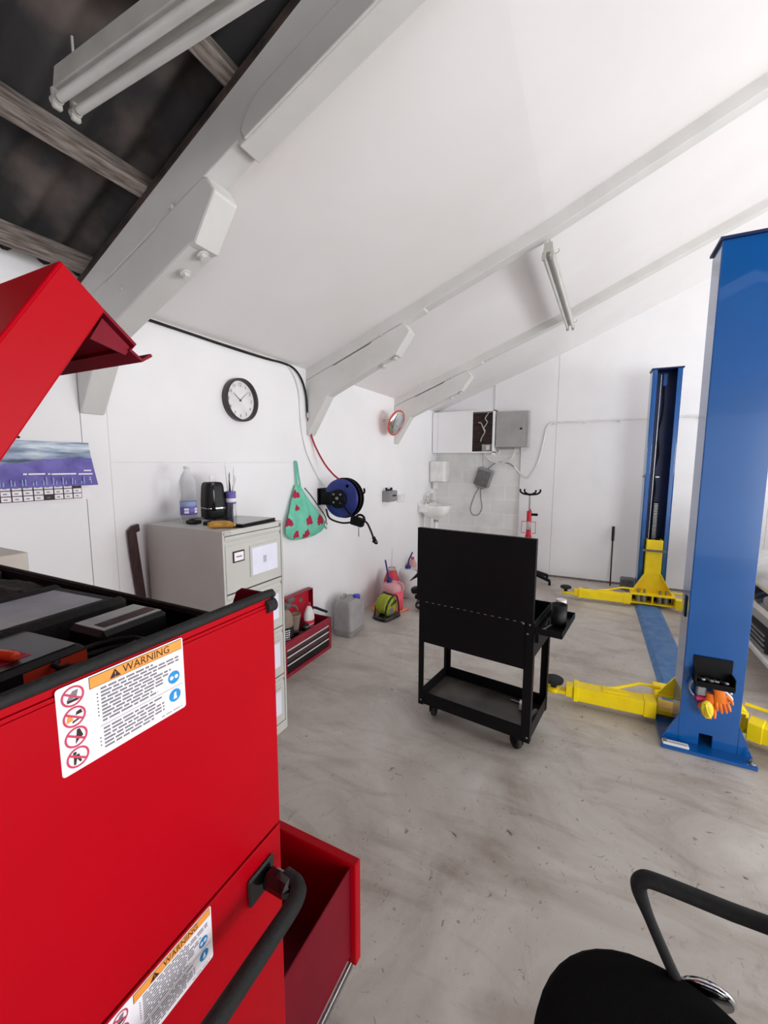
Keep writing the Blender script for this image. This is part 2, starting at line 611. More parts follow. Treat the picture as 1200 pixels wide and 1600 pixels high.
# bare roof of the near bay: corrugated sheets
m = M()
NYS = 230
def sheet(m, x0, x1, nx):
    vs, fs = [], []
    for i in range(nx + 1):
        x = x0 + (x1 - x0) * i / nx
        lap = .018 * ((i * 2) // nx if i < nx else 1)
        for j in range(NYS + 1):
            y = NY + (1.42 - NY) * j / NYS
            vs.append((x, y, nz(x) + .115 + lap + .026 * math.sin(2 * PI * y / .146)))
    w = NYS + 1
    for i in range(nx):
        for j in range(NYS):
            fs.append((i * w + j, i * w + j + 1, (i + 1) * w + j + 1, (i + 1) * w + j))
    m._add(vs, fs, True)
sheet(m, -2.55, -.347, 8)
sheet(m, -.347, RIDGE, 8)
sheet(m, RIDGE, 2 * RIDGE + .347, 8)
sheet(m, 2 * RIDGE + .347, 6.95, 8)
struct('ceiling_bare', m, SHEET)
m = M()
for x0, x1 in ((-2.6, -.347), (-.347, RIDGE), (RIDGE, 4.747), (4.747, 7.0)):
    m.prism([(x0, nz(x0) + .18), (x1, nz(x1) + .18), (x1, nz(x1) + .23), (x0, nz(x0) + .23)], NY - .3, FY + .3)
struct('roof', m, DARKWOOD)

# purlins
def purlin(x, name='purlin'):
    a = math.atan(.472)
    mm = M().use(RAWWOOD)
    R = RY(-a)
    mm.box(x - .03, x + .03, NY, 1.31, nz(x) + .004, nz(x) + .085, bev=.005, rot=R)
    return mm
for i, (x, lb) in enumerate([(-2.19, 'weathered grey purlin lowest in the dark bare roof, above left wall'),
                             (-1.735, 'weathered grey purlin second up, crossing the dark bare roof at left'),
                             (-1.235, 'weathered purlin whose short end shows beside the near tube light'),
                             (-.6, 'weathered purlin hidden above the near tube light')]):
    if i == 3:
        continue
    o = purlin(x).build('purlin', None, None, loc=(x, 0, cz(x)))
    tag(o, lb, 'roof timber', 'purlins of the bare roof')

# trusses: rafter + knee brace
def truss(y0, y1, depth, near, label):
    t = thing('roof_truss', label, 'roof beam', (WX, y0, 2.4), group='roof trusses')
    r = M().use(TRUSSM)
    xs = [-2.3, -1.2, -.347, .8, RIDGE]
    top = .15 if near else .02
    pts = [(x, nz(x) if near else cz(x) + top) for x in xs]
    d2 = .125 if near else .085
    low = [(RIDGE, cz(RIDGE) - d2), (-.347, cz(-.347) - d2), (-1.19, cz(-1.19) - d2), (-1.20, cz(-1.2) - depth), (-2.3, cz(-2.3) - depth)]
    r.prism(pts + low, y0, y1)
    far = [(2 * RIDGE - a, b) for a, b in reversed(pts)] + [(2 * RIDGE - a, b) for a, b in reversed(low)]
    r.prism(far, y0, y1)
    r.build('rafter', None, t, bevel=.006)
    if near:
        c = M().use(DARKWOOD)
        c.prism([(x, nz(x) + .003) for x in xs] + [(x, nz(x) - .022) for x in xs[::-1]], y0 - .008, y0)
        c.build('top_batten', None, t, label='dark bare timber edge on top of the beam')
        c = M().use(TRUSSM)
        c.prism([(-1.16, cz(-1.16) - .125), (-1.175, cz(-1.175) - .09), (-1.15, cz(-1.15) - .05)] + [(x, cz(x) - .02) for x in (-1.1, -.8, -.347, .8)] + [(.8, cz(.8) - .127), (-.347, cz(-.347) - .127)], y0 - .010, y0)
        c.build('lower_strip', None, t, bevel=.004)
    k = M().use(TRUSSM)
    e = .004
    zt = lambda x: cz(x) - depth
    k.prism([(-2.3, zt(-2.3) - e), (-2.03, zt(-2.03) - .004), (-2.0, zt(-2.0) - .014), (-1.66, zt(-1.66) - .014), (-1.63, zt(-1.63) - .003), (-1.37, zt(-1.37) - e),
             (-1.345, 2.752), (-1.308, 2.695), (-1.425, 2.535), (-1.46, 2.532), (-2.03, 2.285), (-2.075, 2.262), (-2.283, 1.935), (-2.3, 1.93)], y0 - .012 if near else y0 - .006, y1 + .006)
    k.build('knee_brace', None, t, bevel=.012 if near else .008)
    for px, pz in ((-1.465, 2.535), (-1.57, 2.484), (-1.55, 2.70), (-1.9, 2.45)):
        b = M().use(TRUSSM)
        if pz < 2.56 and px > -1.6:
            sgn = RY(-.41)
            b.lathe([(.024, -.006), (.024, -.0), (.0, 0)], (px + .008, (y0 + y1) / 2, pz - .012 + (0.0)), sgn, 12, smooth=False)
            b.lathe([(.015, -.02), (.015, -.0)], (px + .008, (y0 + y1) / 2, pz - .012), sgn, 6, smooth=False)
        else:
            b.lathe([(.013, 0), (.013, .012), (0, .012)], (px, y0 - .006, pz), RX(PI / 2), 6, smooth=False)
        b.build('bolt', None, t)
    return t
truss(1.23, 1.33, .10, True, 'near white roof beam, large, where the dark bare roof meets the lining')
truss(3.08, 3.18, .095, False, 'middle white roof beam above the hose reel and green bag')
truss(4.93, 5.03, .095, False, 'far white roof beam with its foot behind the round mirror')

# ------------------------------------------------------------------ tube lights
def tube_light(loc, rotz, L, label):
    t = thing('tube_light', label, 'ceiling light', loc, rotz, 'twin tube lights', local=True)
    h = L / 2
    M().use(BATTEN).prism([(-.026, .06), (.026, .06), (.034, .0), (.034, -.006), (-.034, -.006), (-.034, .0)], -h, h).build('housing', None, t, bevel=.003)
    for sx in (-1, 1):
        M().use(TUBE).cyl((sx * .025, -h + .02, -.03), (sx * .025, h - .02, -.03), .0125, n=18).build('tube', None, t)
        for sy in (-1, 1):
            mm = M().use(BATTEN)
            mm.box(sx * .025 - .013, sx * .025 + .013, sy * h - .008, sy * h + .008, -.055, .0, bev=.004)
            mm.cyl((sx * .025, sy * h - .012, -.03), (sx * .025, sy * h + .012, -.03), .0145, n=16)
            mm.build('lamp_holder', None, t)
    for sy in (-.93, .93):
        mm = M().use(BATTEN)
        mm.tube(bez([(.0, sy * h, .06), (.0, sy * h, .135)], 2), .0035, 8)
        mm.build('hanger', None, t)
        mm = M().use(BATTEN)
        mm.tube(bez([(.03, sy * h, .0), (.06, sy * h, .01), (.057, sy * h, .03)], 4), .003, 6)
        mm.build('side_hook', None, t)
    return t
tube_light((-.307, 4.0, 3.10), math.radians(-2.2), 1.70, 'twin tube light hanging between the middle and far roof beams')
tube_light((-.69, .81, 2.775), math.radians(90), 1.55, 'twin tube light under the dark bare roof, near and large')

# ------------------------------------------------------------------ lettering helper
def warning_label(parent, y0, y1, z0, z1, x):
    W_, H_ = y1 - y0, z1 - z0
    U, V = Vector((0, 1, 0)), Vector((0, 0, 1))
    N = Vector((1, 0, 0))
    def P(u, v, d=.0): return Vector((x + d, y0 + u * W_, z0 + v * H_))
    m = M().use(PAPERW)
    q = rrect(W_ / 2, H_ / 2, .004, 0, 4)
    m._add([Vector((x, (y0 + y1) / 2 + p.x, (z0 + z1) / 2 + p.y)) for p in q] + [Vector((x + .0006, (y0 + y1) / 2 + p.x, (z0 + z1) / 2 + p.y)) for p in q],
           [tuple(range(len(q), 2 * len(q)))] + [(i, (i + 1) % len(q), len(q) + (i + 1) % len(q), len(q) + i) for i in range(len(q))])
    def rect(mt, u0, u1, v0, v1, d=.0009):
        m.use(mt)
        m._add([P(u0, v0, d), P(u1, v0, d), P(u1, v1, d), P(u0, v1, d)], [(0, 1, 2, 3)])
    def disc(mt, u, v, r, d=.001, n=24, r2=0.0):
        m.use(mt)
        c = P(u, v, d)
        o = [c + U * r * math.cos(2 * PI * i / n) + V * r * math.sin(2 * PI * i / n) for i in range(n)]
        if r2 <= 0:
            m._add(o, [tuple(range(n))])
        else:
            o2 = [c + U * r2 * math.cos(2 * PI * i / n) + V * r2 * math.sin(2 * PI * i / n) for i in range(n)]
            m._add(o + o2, [(i, (i + 1) % n, n + (i + 1) % n, n + i) for i in range(n)])
    def poly(mt, pts, d):
        m.use(mt)
        m._add([P(u, v, d) for u, v in pts], [tuple(range(len(pts)))])
    # header
    rect(INK, .215, .985, .845, .985, .0008)
    rect(ORANGE, .219, .981, .852, .978, .001)
    poly(INK, [(.36, .865), (.445, .865), (.4025, .968)], .0013)
    m.use(ORANGE).text('!', .010 * H_ / .11, P(.4025, .9), U, V, .0016)
    m.use(INK).text('WARNING', .0150 * H_ / .11, P(.665, .913), U, V, .0013, squash=.93)
    # four prohibition signs
    R = .0125 * H_ / .11
    for i in range(4):
        v = .86 - i * .235
        u = .105
        w, h = R / W_, R / H_
        if i == 0:
            poly(INK, [(u - .5 * w, v - .55 * h), (u + .45 * w, v - .55 * h), (u + .5 * w, v - .3 * h), (u - .5 * w, v - .3 * h)], .0011)
            poly(INKGREY, [(u - .55 * w, v - .3 * h), (u + .3 * w, v - .2 * h), (u + .5 * w, v + .5 * h), (u, v + .5 * h)], .001)
        elif i == 1:
            poly(ORANGE, [(u - .7 * w, v - .4 * h), (u - .1 * w, v - .3 * h), (u - .3 * w, v + .3 * h), (u - .6 * w, v + .2 * h)], .001)
            poly(INK, [(u + .1 * w, v + .1 * h), (u + .7 * w, v + .1 * h), (u + .6 * w, v + .5 * h), (u + .2 * w, v + .4 * h)], .0011)
            poly(INK, [(u - .2 * w, v - .6 * h), (u + .5 * w, v - .4 * h), (u + .5 * w, v - .25 * h), (u - .2 * w, v - .4 * h)], .0011)
        elif i == 2:
            poly(INK, [(u - .1 * w, v - .7 * h), (u + .15 * w, v - .4 * h), (u + .6 * w, v - .1 * h), (u + .35 * w, v + .7 * h), (u + .1 * w, v + .7 * h)], .0011)
        else:
            disc(INK, u - .25 * w, v + .5 * h, R * .16, .0011, 10)
            poly(INK, [(u - .4 * w, v - .65 * h), (u - .22 * w, v - .65 * h), (u - .1 * w, v - .1 * h), (u + .15 * w, v - .6 * h), (u + .3 * w, v - .55 * h), (u + .1 * w, v + .3 * h), (u - .35 * w, v + .3 * h)], .0011)
            poly(PAPER, [(u + .2 * w, v + .1 * h), (u + .6 * w, v + .2 * h), (u + .5 * w, v + .6 * h), (u + .15 * w, v + .4 * h)], .001)
        disc(SIGNRED, u, v, R, .0012, 28, R * .82)
        a = -.62
        d = Vector((math.cos(a), math.sin(a)))
        nn = Vector((-d.y, d.x)) * R * .1
        c = P(u, v, .0014)
        m._add([c + U * (s1 * d.x * R * .9 + s2 * nn.x) + V * (s1 * d.y * R * .9 + s2 * nn.y) for s1, s2 in ((-1, -1), (1, -1), (1, 1), (-1, 1))], [(0, 1, 2, 3)])
    # lines of small print, drawn as broken dashes
    rng = random.Random(3)
    def lines(v0, n, dv, u0, lens, h, bl):
        for i in range(n):
            v = v0 - i * dv
            if i in bl:
                disc(INK, u0 - .025, v, .0009, .001, 8)
            u = u0
            end = u0 + lens[i % len(lens)]
            while u < end:
                w = rng.uniform(.03, .09)
                rect(INKGREY, u, min(u + w, end), v - h / 2, v + h / 2, .0009)
                u += w + .012
    lines(.80, 10, .043, .29, [.42, .66, .66, .45, .58, .56, .50, .5, .4, .45], .024, (1, 2, 3, 4, 5, 6, 7))
    rect(INK, .27, .975, .358, .363)
    lines(.315, 6, .045, .29, [.48, .42, .5, .5, .5, .4], .024, (2, 3, 4))
    lines(.045, 1, .04, .76, [.2], .012, ())
    for v, k in ((.50, 0), (.245, 1)):
        disc(SIGNBLUE, .895, v - .0, .0095 * H_ / .11, .001)
        w, h = .0095 * H_ / .11 / W_, .0095 / .11
        if k == 0:
            disc(PAPERW, .895 - .4 * w, v, .0030, .0012, 12)
            disc(PAPERW, .895 + .4 * w, v, .0030, .0012, 12)
        else:
            poly(PAPERW, [(.895 - .3 * w, v - .55 * h), (.895 + .35 * w, v - .55 * h), (.895 + .2 * w, v + .1 * h), (.895 + .25 * w, v + .5 * h), (.895 - .1 * w, v + .5 * h)], .0012)
    return m.build('warning_label', None, parent, label='white warning sticker with an orange header')

# ------------------------------------------------------------------ big red tool chest
CX, CX0 = -.541, -1.75
t = thing('tool_chest', 'tall red rolling tool chest with black side handle and warning stickers', 'tool chest', (-1.15, .37, 0))
m = M().use(RED)
YB, YF = .13, .607
ZS = .952            # seam between the two boxes
m.box(CX - .02, CX, YB, YF, .13, ZS - .007)                 # lower cabinet sides / back / front frame
m.box(CX0, CX0 + .02, YB, YF, .13, ZS - .007)
m.box(CX0 + .02, CX - .02, YB, YB + .02, .13, ZS - .007)
m.box(CX0 + .02, CX - .02, YB + .02, YF - .02, ZS - .03, ZS - .007)
m.box(CX0 + .02, CX - .02, YB + .02, YF - .02, .131, .14)
m.box(CX0 + .02, CX - .02, YF - .02, YF, .56, ZS - .03)
m.build('lower_cabinet', None, t, bevel=.002)
M().use(BLKPL).box(CX0 + .01, CX - .008, YB + .01, YF - .006, ZS - .007, ZS).build('seam_mat', None, t)
m = M().use(RED)
m.box(CX - .004, CX, YB, YF, ZS, 1.414)
m.box(CX - .004, CX - .001, YB, YF - .004, 1.414, 1.42)
m.box(CX - .006, CX - .003, YB, YF - .004, 1.42, 1.43)
m.box(CX0, CX0 + .006, YB, YF, ZS, 1.43)
m.box(CX0 + .006, CX - .006, YB, YB + .006, ZS, 1.43)
m.box(CX0 + .006, CX - .004, YF - .012, YF, ZS, 1.365)
m.box(CX0 + .006, CX - .004, YB + .006, YF - .012, ZS, ZS + .01)
m.build('upper_box', None, t, bevel=.0015)
M().use(BLKTRAY).box(CX0 + .006, CX - .006, YB + .006, YF - .012, 1.318, 1.322).build('tray', None, t, label='dark lined tray inside the chest top')
m = M().use(BLACK)
m.box(CX0 + .006, CX - .0061, YF - .016, YF - .0121, 1.322, 1.365)
m.box(CX - .0075, CX - .0061, YB + .006, YF - .016, 1.322, 1.425)
m.build('liner', None, t, label='black inside face of the chest walls')
m = M().use(RUBBER)
m.tube(bez([(CX - .010, YB, 1.436), (CX - .010, .3, 1.436), (CX - .010, YF - .02, 1.436), (CX - .008, YF - .003, 1.433)], 6), .0085, 12)
m.tube([(CX0, YF - .006, 1.368), (CX - .12, YF - .006, 1.368)], .006, 8)
m.build('edge_trim', None, t, label='black rubber edging on the rim')
M().use(RUBBER).cyl((CX - .006, YF - .02, 1.415), (CX - .006, YF + .004, 1.415), .014, n=14).build('bumper', None, t)
m = M().use(REDIN)
m.prism([(CX - .004, 1.34), (CX - .004, 1.436), (CX - .012, 1.44), (CX - .075, 1.44), (CX - .088, 1.432), (CX - .13, 1.34)], YF - .010, YF - .004)
m.build('corner_tab', None, t, bevel=.002)
warning_label(t, .236, .404, 1.317, 1.428, CX)
warning_label(t, .257, .429, .842, .942, CX)
# drawers of the front (facing the far wall)
for z0, z1 in ((.98, 1.08), (1.09, 1.2), (1.21, 1.33)):
    d = M().use(RED).box(CX0 + .03, CX - .03, YF, YF + .012, z0, z1, bev=.003).build('drawer', None, t)
    M().use(STEEL).box(CX0 + .03, CX - .03, YF + .012, YF + .024, z1 - .014, z1 - .003, bev=.002).build('drawer_pull', None, d)
for z0, z1 in ((.58, .72), (.73, .9)):
    d = M().use(RED).box(CX0 + .03, CX - .03, YF, YF + .012, z0, z1, bev=.003).build('drawer', None, t)
    M().use(STEEL).box(CX0 + .03, CX - .03, YF + .012, YF + .024, z1 - .014, z1 - .003, bev=.002).build('drawer_pull', None, d)
# the drawer pulled out
m = M().use(RED)
m.box(CX0 + .03, CX - .001, .914, .944, .215, .545, bev=.003)
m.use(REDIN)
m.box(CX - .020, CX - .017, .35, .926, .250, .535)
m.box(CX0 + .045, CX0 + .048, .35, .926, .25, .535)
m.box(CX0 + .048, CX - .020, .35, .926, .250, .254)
d = m.build('open_drawer', None, t, label='deep red drawer pulled out')
m = M().use(STEEL)
m.box(CX - .016, CX - .006, .32, .90, .226, .246, bev=.002)
m.box(CX - .008, CX - .003, .42, .90, .231, .241)
m.build('drawer_slide', None, d, label='bright steel drawer slide')
for yy in (.70, .80, .85):
    pass
# side push handle
m = M().use(GLOSSBLK)
for yy in (.545, .15):
    m.box(CX, CX + .008, yy - .035, yy + .035, .846, .905, bev=.004)
    m.box(CX + .004, CX + .075, yy - .01, yy + .03, .86, .895, bev=.012)
m.use(RUBBER)
m.tube(bez([(CX + .045, .568, .882), (CX + .078, .562, .882), (CX + .092, .535, .882), (CX + .094, .45, .882), (CX + .094, .25, .882), (CX + .09, .17, .882), (CX + .06, .15, .882)], 8), .0155, 16)
m.build('side_handle', None, t, label='black tubular push handle on the side')
for x in (CX - .12, CX0 + .12):
    for y in (YB + .09, YF - .09):
        w = M().use(RUBBER).cyl((x - .02, y, .055), (x + .02, y, .055), .055, n=24)
        w.use(STEEL).box(x - .03, x + .03, y - .03, y + .03, .105, .121)
        w.box(x - .028, x - .024, y - .02, y + .02, .05, .11)
        w.build('castor', None, t)
# raised lid
dY, dZ = .535, .845
A_, C_ = (.326, 1.874), (.282, 1.912)
Bk = (A_[0] - .50 * dY, A_[1] - .50 * dZ)
Ck = (C_[0] - .50 * dY, C_[1] - .50 * dZ)
m = M().use(RED)
m.prism([A_, C_, Ck, Bk], CX - .004, CX + .0, 'yz')
m.prism([A_, C_, Ck, Bk], CX0, CX0 + .004, 'yz')
m.strip([C_, Ck], .004, CX0, CX, 'yz')
lid = m.build('lid', None, t, label='raised red lid of the tool chest', bevel=.003)
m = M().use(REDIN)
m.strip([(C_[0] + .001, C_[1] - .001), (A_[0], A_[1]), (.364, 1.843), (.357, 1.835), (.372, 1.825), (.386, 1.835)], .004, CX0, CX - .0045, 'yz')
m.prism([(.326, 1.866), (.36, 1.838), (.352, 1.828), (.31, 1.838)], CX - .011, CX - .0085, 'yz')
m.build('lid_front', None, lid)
M().use(RED).prism([(.33, 1.862), (.336, 1.857), (.318, 1.838), (.312, 1.843)], CX - .05, CX - .0465, 'yz').build('latch_strip', None, lid)
# contents of the chest top
def slabtop(name, label, cat, c, sx, sy, z0, z1, rot, body, scr, margin=.02, parts='screen'):
    t2 = thing(name, label, cat, (c[0], c[1], z0), math.radians(rot), local=True)
    M().use(body).box(-sx / 2, sx / 2, -sy / 2, sy / 2, 0, z1 - z0, bev=.008).build('body', None, t2)
    M().use(scr).box(-sx / 2 + margin, sx / 2 - margin, -sy / 2 + margin, sy / 2 - margin, z1 - z0, z1 - z0 + .002).build(parts, None, t2)
    return t2
o = slabtop('diagnostic_tablet', 'large rugged tablet with grey screen lying in chest top', 'tablet', (-1.055, .425), .235, .265, 1.323, 1.38, 4, RUBBER, SCREEN, .03)
for sx in (-1, 1):
    M().use(RUBBER).box(sx * .1175 - .014, sx * .1175 + .014, -.135, .135, .004, .064, bev=.012).build('bumper', None, o)
o = slabtop('code_reader', 'small flat black device with grey screen in chest top', 'tablet', (-.835, .487), .104, .138, 1.323, 1.38, 3, BLKPL, SCREEN, .009)
M().use(BROWN).box(.0, .03, -.05, .058, .0591, .0596).build('screen_band', None, o)
o = slabtop('black_carton', 'flat black carton with red end beside the chest warning sticker', 'box', (-.86, .255), .205, .255, 1.323, 1.378, 5, BLKPL, BLKTRAY, .012, 'printed_top')
M().use(mat('carton_red', (222, 66, 40), .5)).box(.1021, .1031, .03, .125, .008, .045).build('red_panel', None, o)
mm = M().use(BERRY).box(.02, .07, -.01, .06, .0571, .0575)
mm.build('red_print', None, o)
m = M().use(mat('marker_orange', (255, 84, 40), .4))
m.tube(bez([(-.79, .30, 1.387), (-.81, .294, 1.388), (-.86, .28, 1.388), (-.92, .27, 1.387)], 5), [.004] + [.008] * 14 + [.007], 10)
tag(m.build('screwdriver_handle', None, loc=(-.9, .25, 1.38)), 'bright orange handle lying on the black carton', 'tool')
m = M().use(RUBBER)
pts = []
for i in range(40):
    a = i * .5
    pts.append((-.71 + .06 * math.cos(a) * (1 - i * .008) - .001 * i, .40 + .07 * math.sin(a), 1.335 + .0009 * i))
m.tube(pts, .0045, 8)
m.use(STEEL)
m.tube(bez([(-.78, .30, 1.345), (-.72, .36, 1.36), (-.665, .44, 1.375), (-.64, .5, 1.40)], 5), .0035, 8)
m.tube(bez([(-.72, .29, 1.345), (-.66, .37, 1.37), (-.63, .43, 1.375), (-.66, .47, 1.372)], 5), .004, 8)
tag(m.build('cable_bundle', None, loc=(-.7, .4, 1.33)), 'tangle of black and silver leads in the chest top', 'cable')
m = M().use(mat('dark_brown_fabric', (50, 40, 40), .9, c2=(34, 28, 28), scale=30, bump=.6, bscale=30))
rings = []
for i in range(13):
    y = .40 + .17 * i / 12
    s_ = math.sin(PI * (i + .4) / 12.8)
    rings.append([Vector((-1.37 + (.13 + .02 * math.sin(i * 1.7)) * math.cos(a) * (s_ ** .5), y + .01 * math.sin(3 * a + i), 1.345 + (.03 + .008 * math.sin(2 * a + i)) * math.sin(a) * (s_ ** .5))) for a in [2 * PI * j / 18 for j in range(18)]])
m.loft(rings)
tag(m.build('cloth_bundle', None, loc=(-1.37, .48, 1.33)), 'dark crumpled cloth bundle at the far corner of chest top', 'cloth')
o = slabtop('grey_case', 'small dark grey case by the leads in the chest corner', 'case', (-.60, .545), .07, .07, 1.323, 1.362, 10, BLKTRAY, BLKPL, .01, 'lid')
m = M().use(BOXGREY).lathe([(.012, 0), (.012, .11), (.006, .12), (0, .12)], (-1.62, .565, 1.36), RX(.0), 12)
m.box(-1.66, -1.58, .545, .585, 1.322, 1.362)
tag(m.build('spray_can', None, loc=(-1.62, .565, 1.322)), 'slim dark upright tool at the chest top far end', 'tool')

# beige cabinet by the wall
t = thing('metal_cabinet', 'beige metal cabinet mostly hidden behind the red tool chest', 'cabinet', (-2.14, .55, 0))
M().use(BEIGE).box(-2.28, -2.0, .25, .83, 0, 1.333, bev=.004).build('body', None, t)
M().use(BEIGE).box(-2.0, -1.985, .26, .82, .05, 1.25, bev=.003).build('door', None, t)

# ------------------------------------------------------------------ calendar
t = thing('wall_calendar', 'purple wall calendar pinned on left wall beside the chest lid', 'calendar', (WX, 1.0, 1.65))
m = M().use(PICM)
def cal_sheet(m, y0, y1, z0, z1, bulge, mt, n=12):
    m.use(mt)
    vs, fs = [], []
    for i in range(n + 1):
        w = i / n
        z = z1 + (z0 - z1) * w
        x = WX + .006 + bulge * w ** 1.5
        vs += [(x, y0, z), (x, y1 + .012 * w, z)]
    for i in range(n):
        fs.append((2 * i, 2 * i + 2, 2 * i + 3, 2 * i + 1))
    m._add(vs, fs, True)
cal_sheet(m, .62, 1.247, 1.575, 1.787, .035, PICM)
p = m.build('picture_sheet', None, t)
m = M()
m.use(PURPLE)
vs, fs = [], []
n = 12
for i in range(n + 1):
    w = .36 + .64 * i / n
    z = 1.787 + (1.575 - 1.787) * w
    x = WX + .0072 + .035 * w ** 1.5
    zz = 1.787 + (1.575 - 1.787) * (w - (.13 * (1 - i / n)))
    vs += [(x, .62, zz - .05 * (1 - i / n) ** 2), (x, 1.247 + .012 * w, z)]
fs = [(2 * i, 2 * i + 2, 2 * i + 3, 2 * i + 1) for i in range(n)]
m._add(vs, fs, True)
m.use(LBLUE)
rng = random.Random(5)
for i in range(14):
    y = .66 + i * .04
    for k in range(2):
        h = rng.uniform(.015, .04)
        m.box(WX + .040, WX + .0412, y + k * .012, y + k * .012 + .005, 1.583, 1.583 + h)
m.use(PAPERW)
for y0, y1, z in ((1.20, 1.235, 1.645), (1.175, 1.24, 1.628), (1.06, 1.165, 1.630), (1.045, 1.055, 1.631), (.97, 1.035, 1.632), (.95, .965, 1.632)):
    m.box(WX + .0335, WX + .0345, y0, y1, z, z + .007)
m.text('2', .022, (WX + .037, 1.225, 1.608), (0, 1, 0), (0, 0, 1), .001)
m.text('1', .022, (WX + .039, 1.228, 1.59), (0, 1, 0), (0, 0, 1), .001)
m.build('title_band', None, p)
m = M()
cal_sheet(m, .62, 1.225, 1.505, 1.60, .012, PAPERW, 4)
m.use(INK)
cal_y = .64
m.box(WX + .021, WX + .0212, .62, 1.19, 1.512, 1.59)
m.use(PAPERW)
for i in range(14):
    for j in range(3):
        if rng.random() < .92:
            m.box(WX + .0213, WX + .022, .626 + i * .0405, .626 + i * .0405 + .035, 1.515 + j * .025, 1.515 + j * .025 + .021)
m.use(INKGREY)
for i in range(14):
    for j in range(3):
        m.box(WX + .0221, WX + .0223, .634 + i * .0405, .634 + i * .0405 + .014, 1.522 + j * .025, 1.522 + j * .025 + .005)
m.build('date_strip', None, t)
M().use(BLKPL).sphere((WX + .004, .96, 1.80), .006, 8, 6).build('pin', None, t)

# ------------------------------------------------------------------ clock
t = thing('wall_clock', 'round white wall clock with dark rim on left wall', 'clock', (WX, 2.277, 2.133))
AX = RY(PI / 2)
cc = (WX, 2.277, 2.133)
M().use(CLOCKRIM).lathe([(.150, 0), (.152, .03), (.150, .05), (.142, .052), (.137, .046), (.135, .03), (.135, .014), (0, .014)], cc, AX, 56).build('rim', None, t)
d = M().use(DIALW).lathe([(.134, .016), (.134, .018), (0, .018)], cc, AX, 48, smooth=False).build('dial', None, t)
m = M().use(INK)
for k in range(1, 13):
    a = PI / 2 - k * PI / 6
    m.text(str(k), .034, (WX + .0185, 2.277 + .108 * math.cos(a), 2.133 + .108 * math.sin(a)), (0, 1, 0), (0, 0, 1), .0006)
for k in range(60):
    a = k * PI / 30
    m.box(WX + .0181, WX + .0185, -.0004, .0004, .126, .131, rot=None) if False else None
m.build('numerals', None, d)
m = M().use(INK)
for ang, L_, w in ((PI / 2 - 1.62 * PI / 6, .102, .002), (PI / 2 - 10.13 * PI / 6, .078, .003)):
    dy, dz = math.cos(ang), math.sin(ang)
    c = Vector((WX + .022, 2.277, 2.133))
    dd = Vector((0, dy, dz))
    nn = Vector((0, -dz, dy))
    m._add([c - dd * .015 - nn * w, c + dd * L_ - nn * w * .4, c + dd * L_ + nn * w * .4, c - dd * .015 + nn * w], [(0, 1, 2, 3)])
m.lathe([(.005, .018), (.005, .025), (0, .025)], cc, AX, 12)
m.build('hands', None, t)

# ------------------------------------------------------------------ cable and air line on the left wall
m = M().use(BLKPL)
m.tube(bez([(WX + .012, 1.30, 2.490), (WX + .012, 1.6, 2.49), (WX + .012, 1.9, 2.487), (WX + .014, 2.2, 2.482), (WX + .012, 2.55, 2.484), (WX + .012, 2.76, 2.492), (WX + .014, 2.90, 2.475), (WX + .016, 3.0, 2.40), (WX + .016, 3.055, 2.28), (WX + .016, 3.07, 2.13)], 6), .0085, 10)
tag(m.build('air_pipe', None, loc=(WX, 2.5, 2.48)), 'black air pipe running along the top of left wall', 'pipe')
m = M().use(CUPW)
m.tube(bez([(WX + .008, 1.32, 2.502), (WX + .008, 2.0, 2.498), (WX + .008, 2.7, 2.499), (WX + .01, 2.86, 2.46), (WX + .01, 2.96, 2.3), (WX + .008, 2.99, 2.0), (WX + .008, 3.06, 1.78), (WX + .012, 3.22, 1.56), (WX + .02, 3.31, 1.47)], 6), .005, 8)
tag(m.build('white_cable', None, loc=(WX, 2.5, 2.48)), 'thin white cable following the black air pipe down the wall', 'cable')
t = thing('red_air_hose', 'thin red air hose curving from the black pipe to the hose reel', 'hose', (WX, 3.15, 2.0))
M().use(STEEL).cyl((WX + .016, 3.07, 2.13), (WX + .016, 3.075, 2.085), .011, n=12).build('coupling', None, t)
M().use(REDHOSE).tube(bez([(WX + .016, 3.075, 2.09), (WX + .018, 3.10, 1.98), (WX + .03, 3.16, 1.84), (WX + .09, 3.22, 1.68), (WX + .16, 3.26, 1.58), (WX + .22, 3.28, 1.53)], 6), .0085, 10).build('hose', None, t)

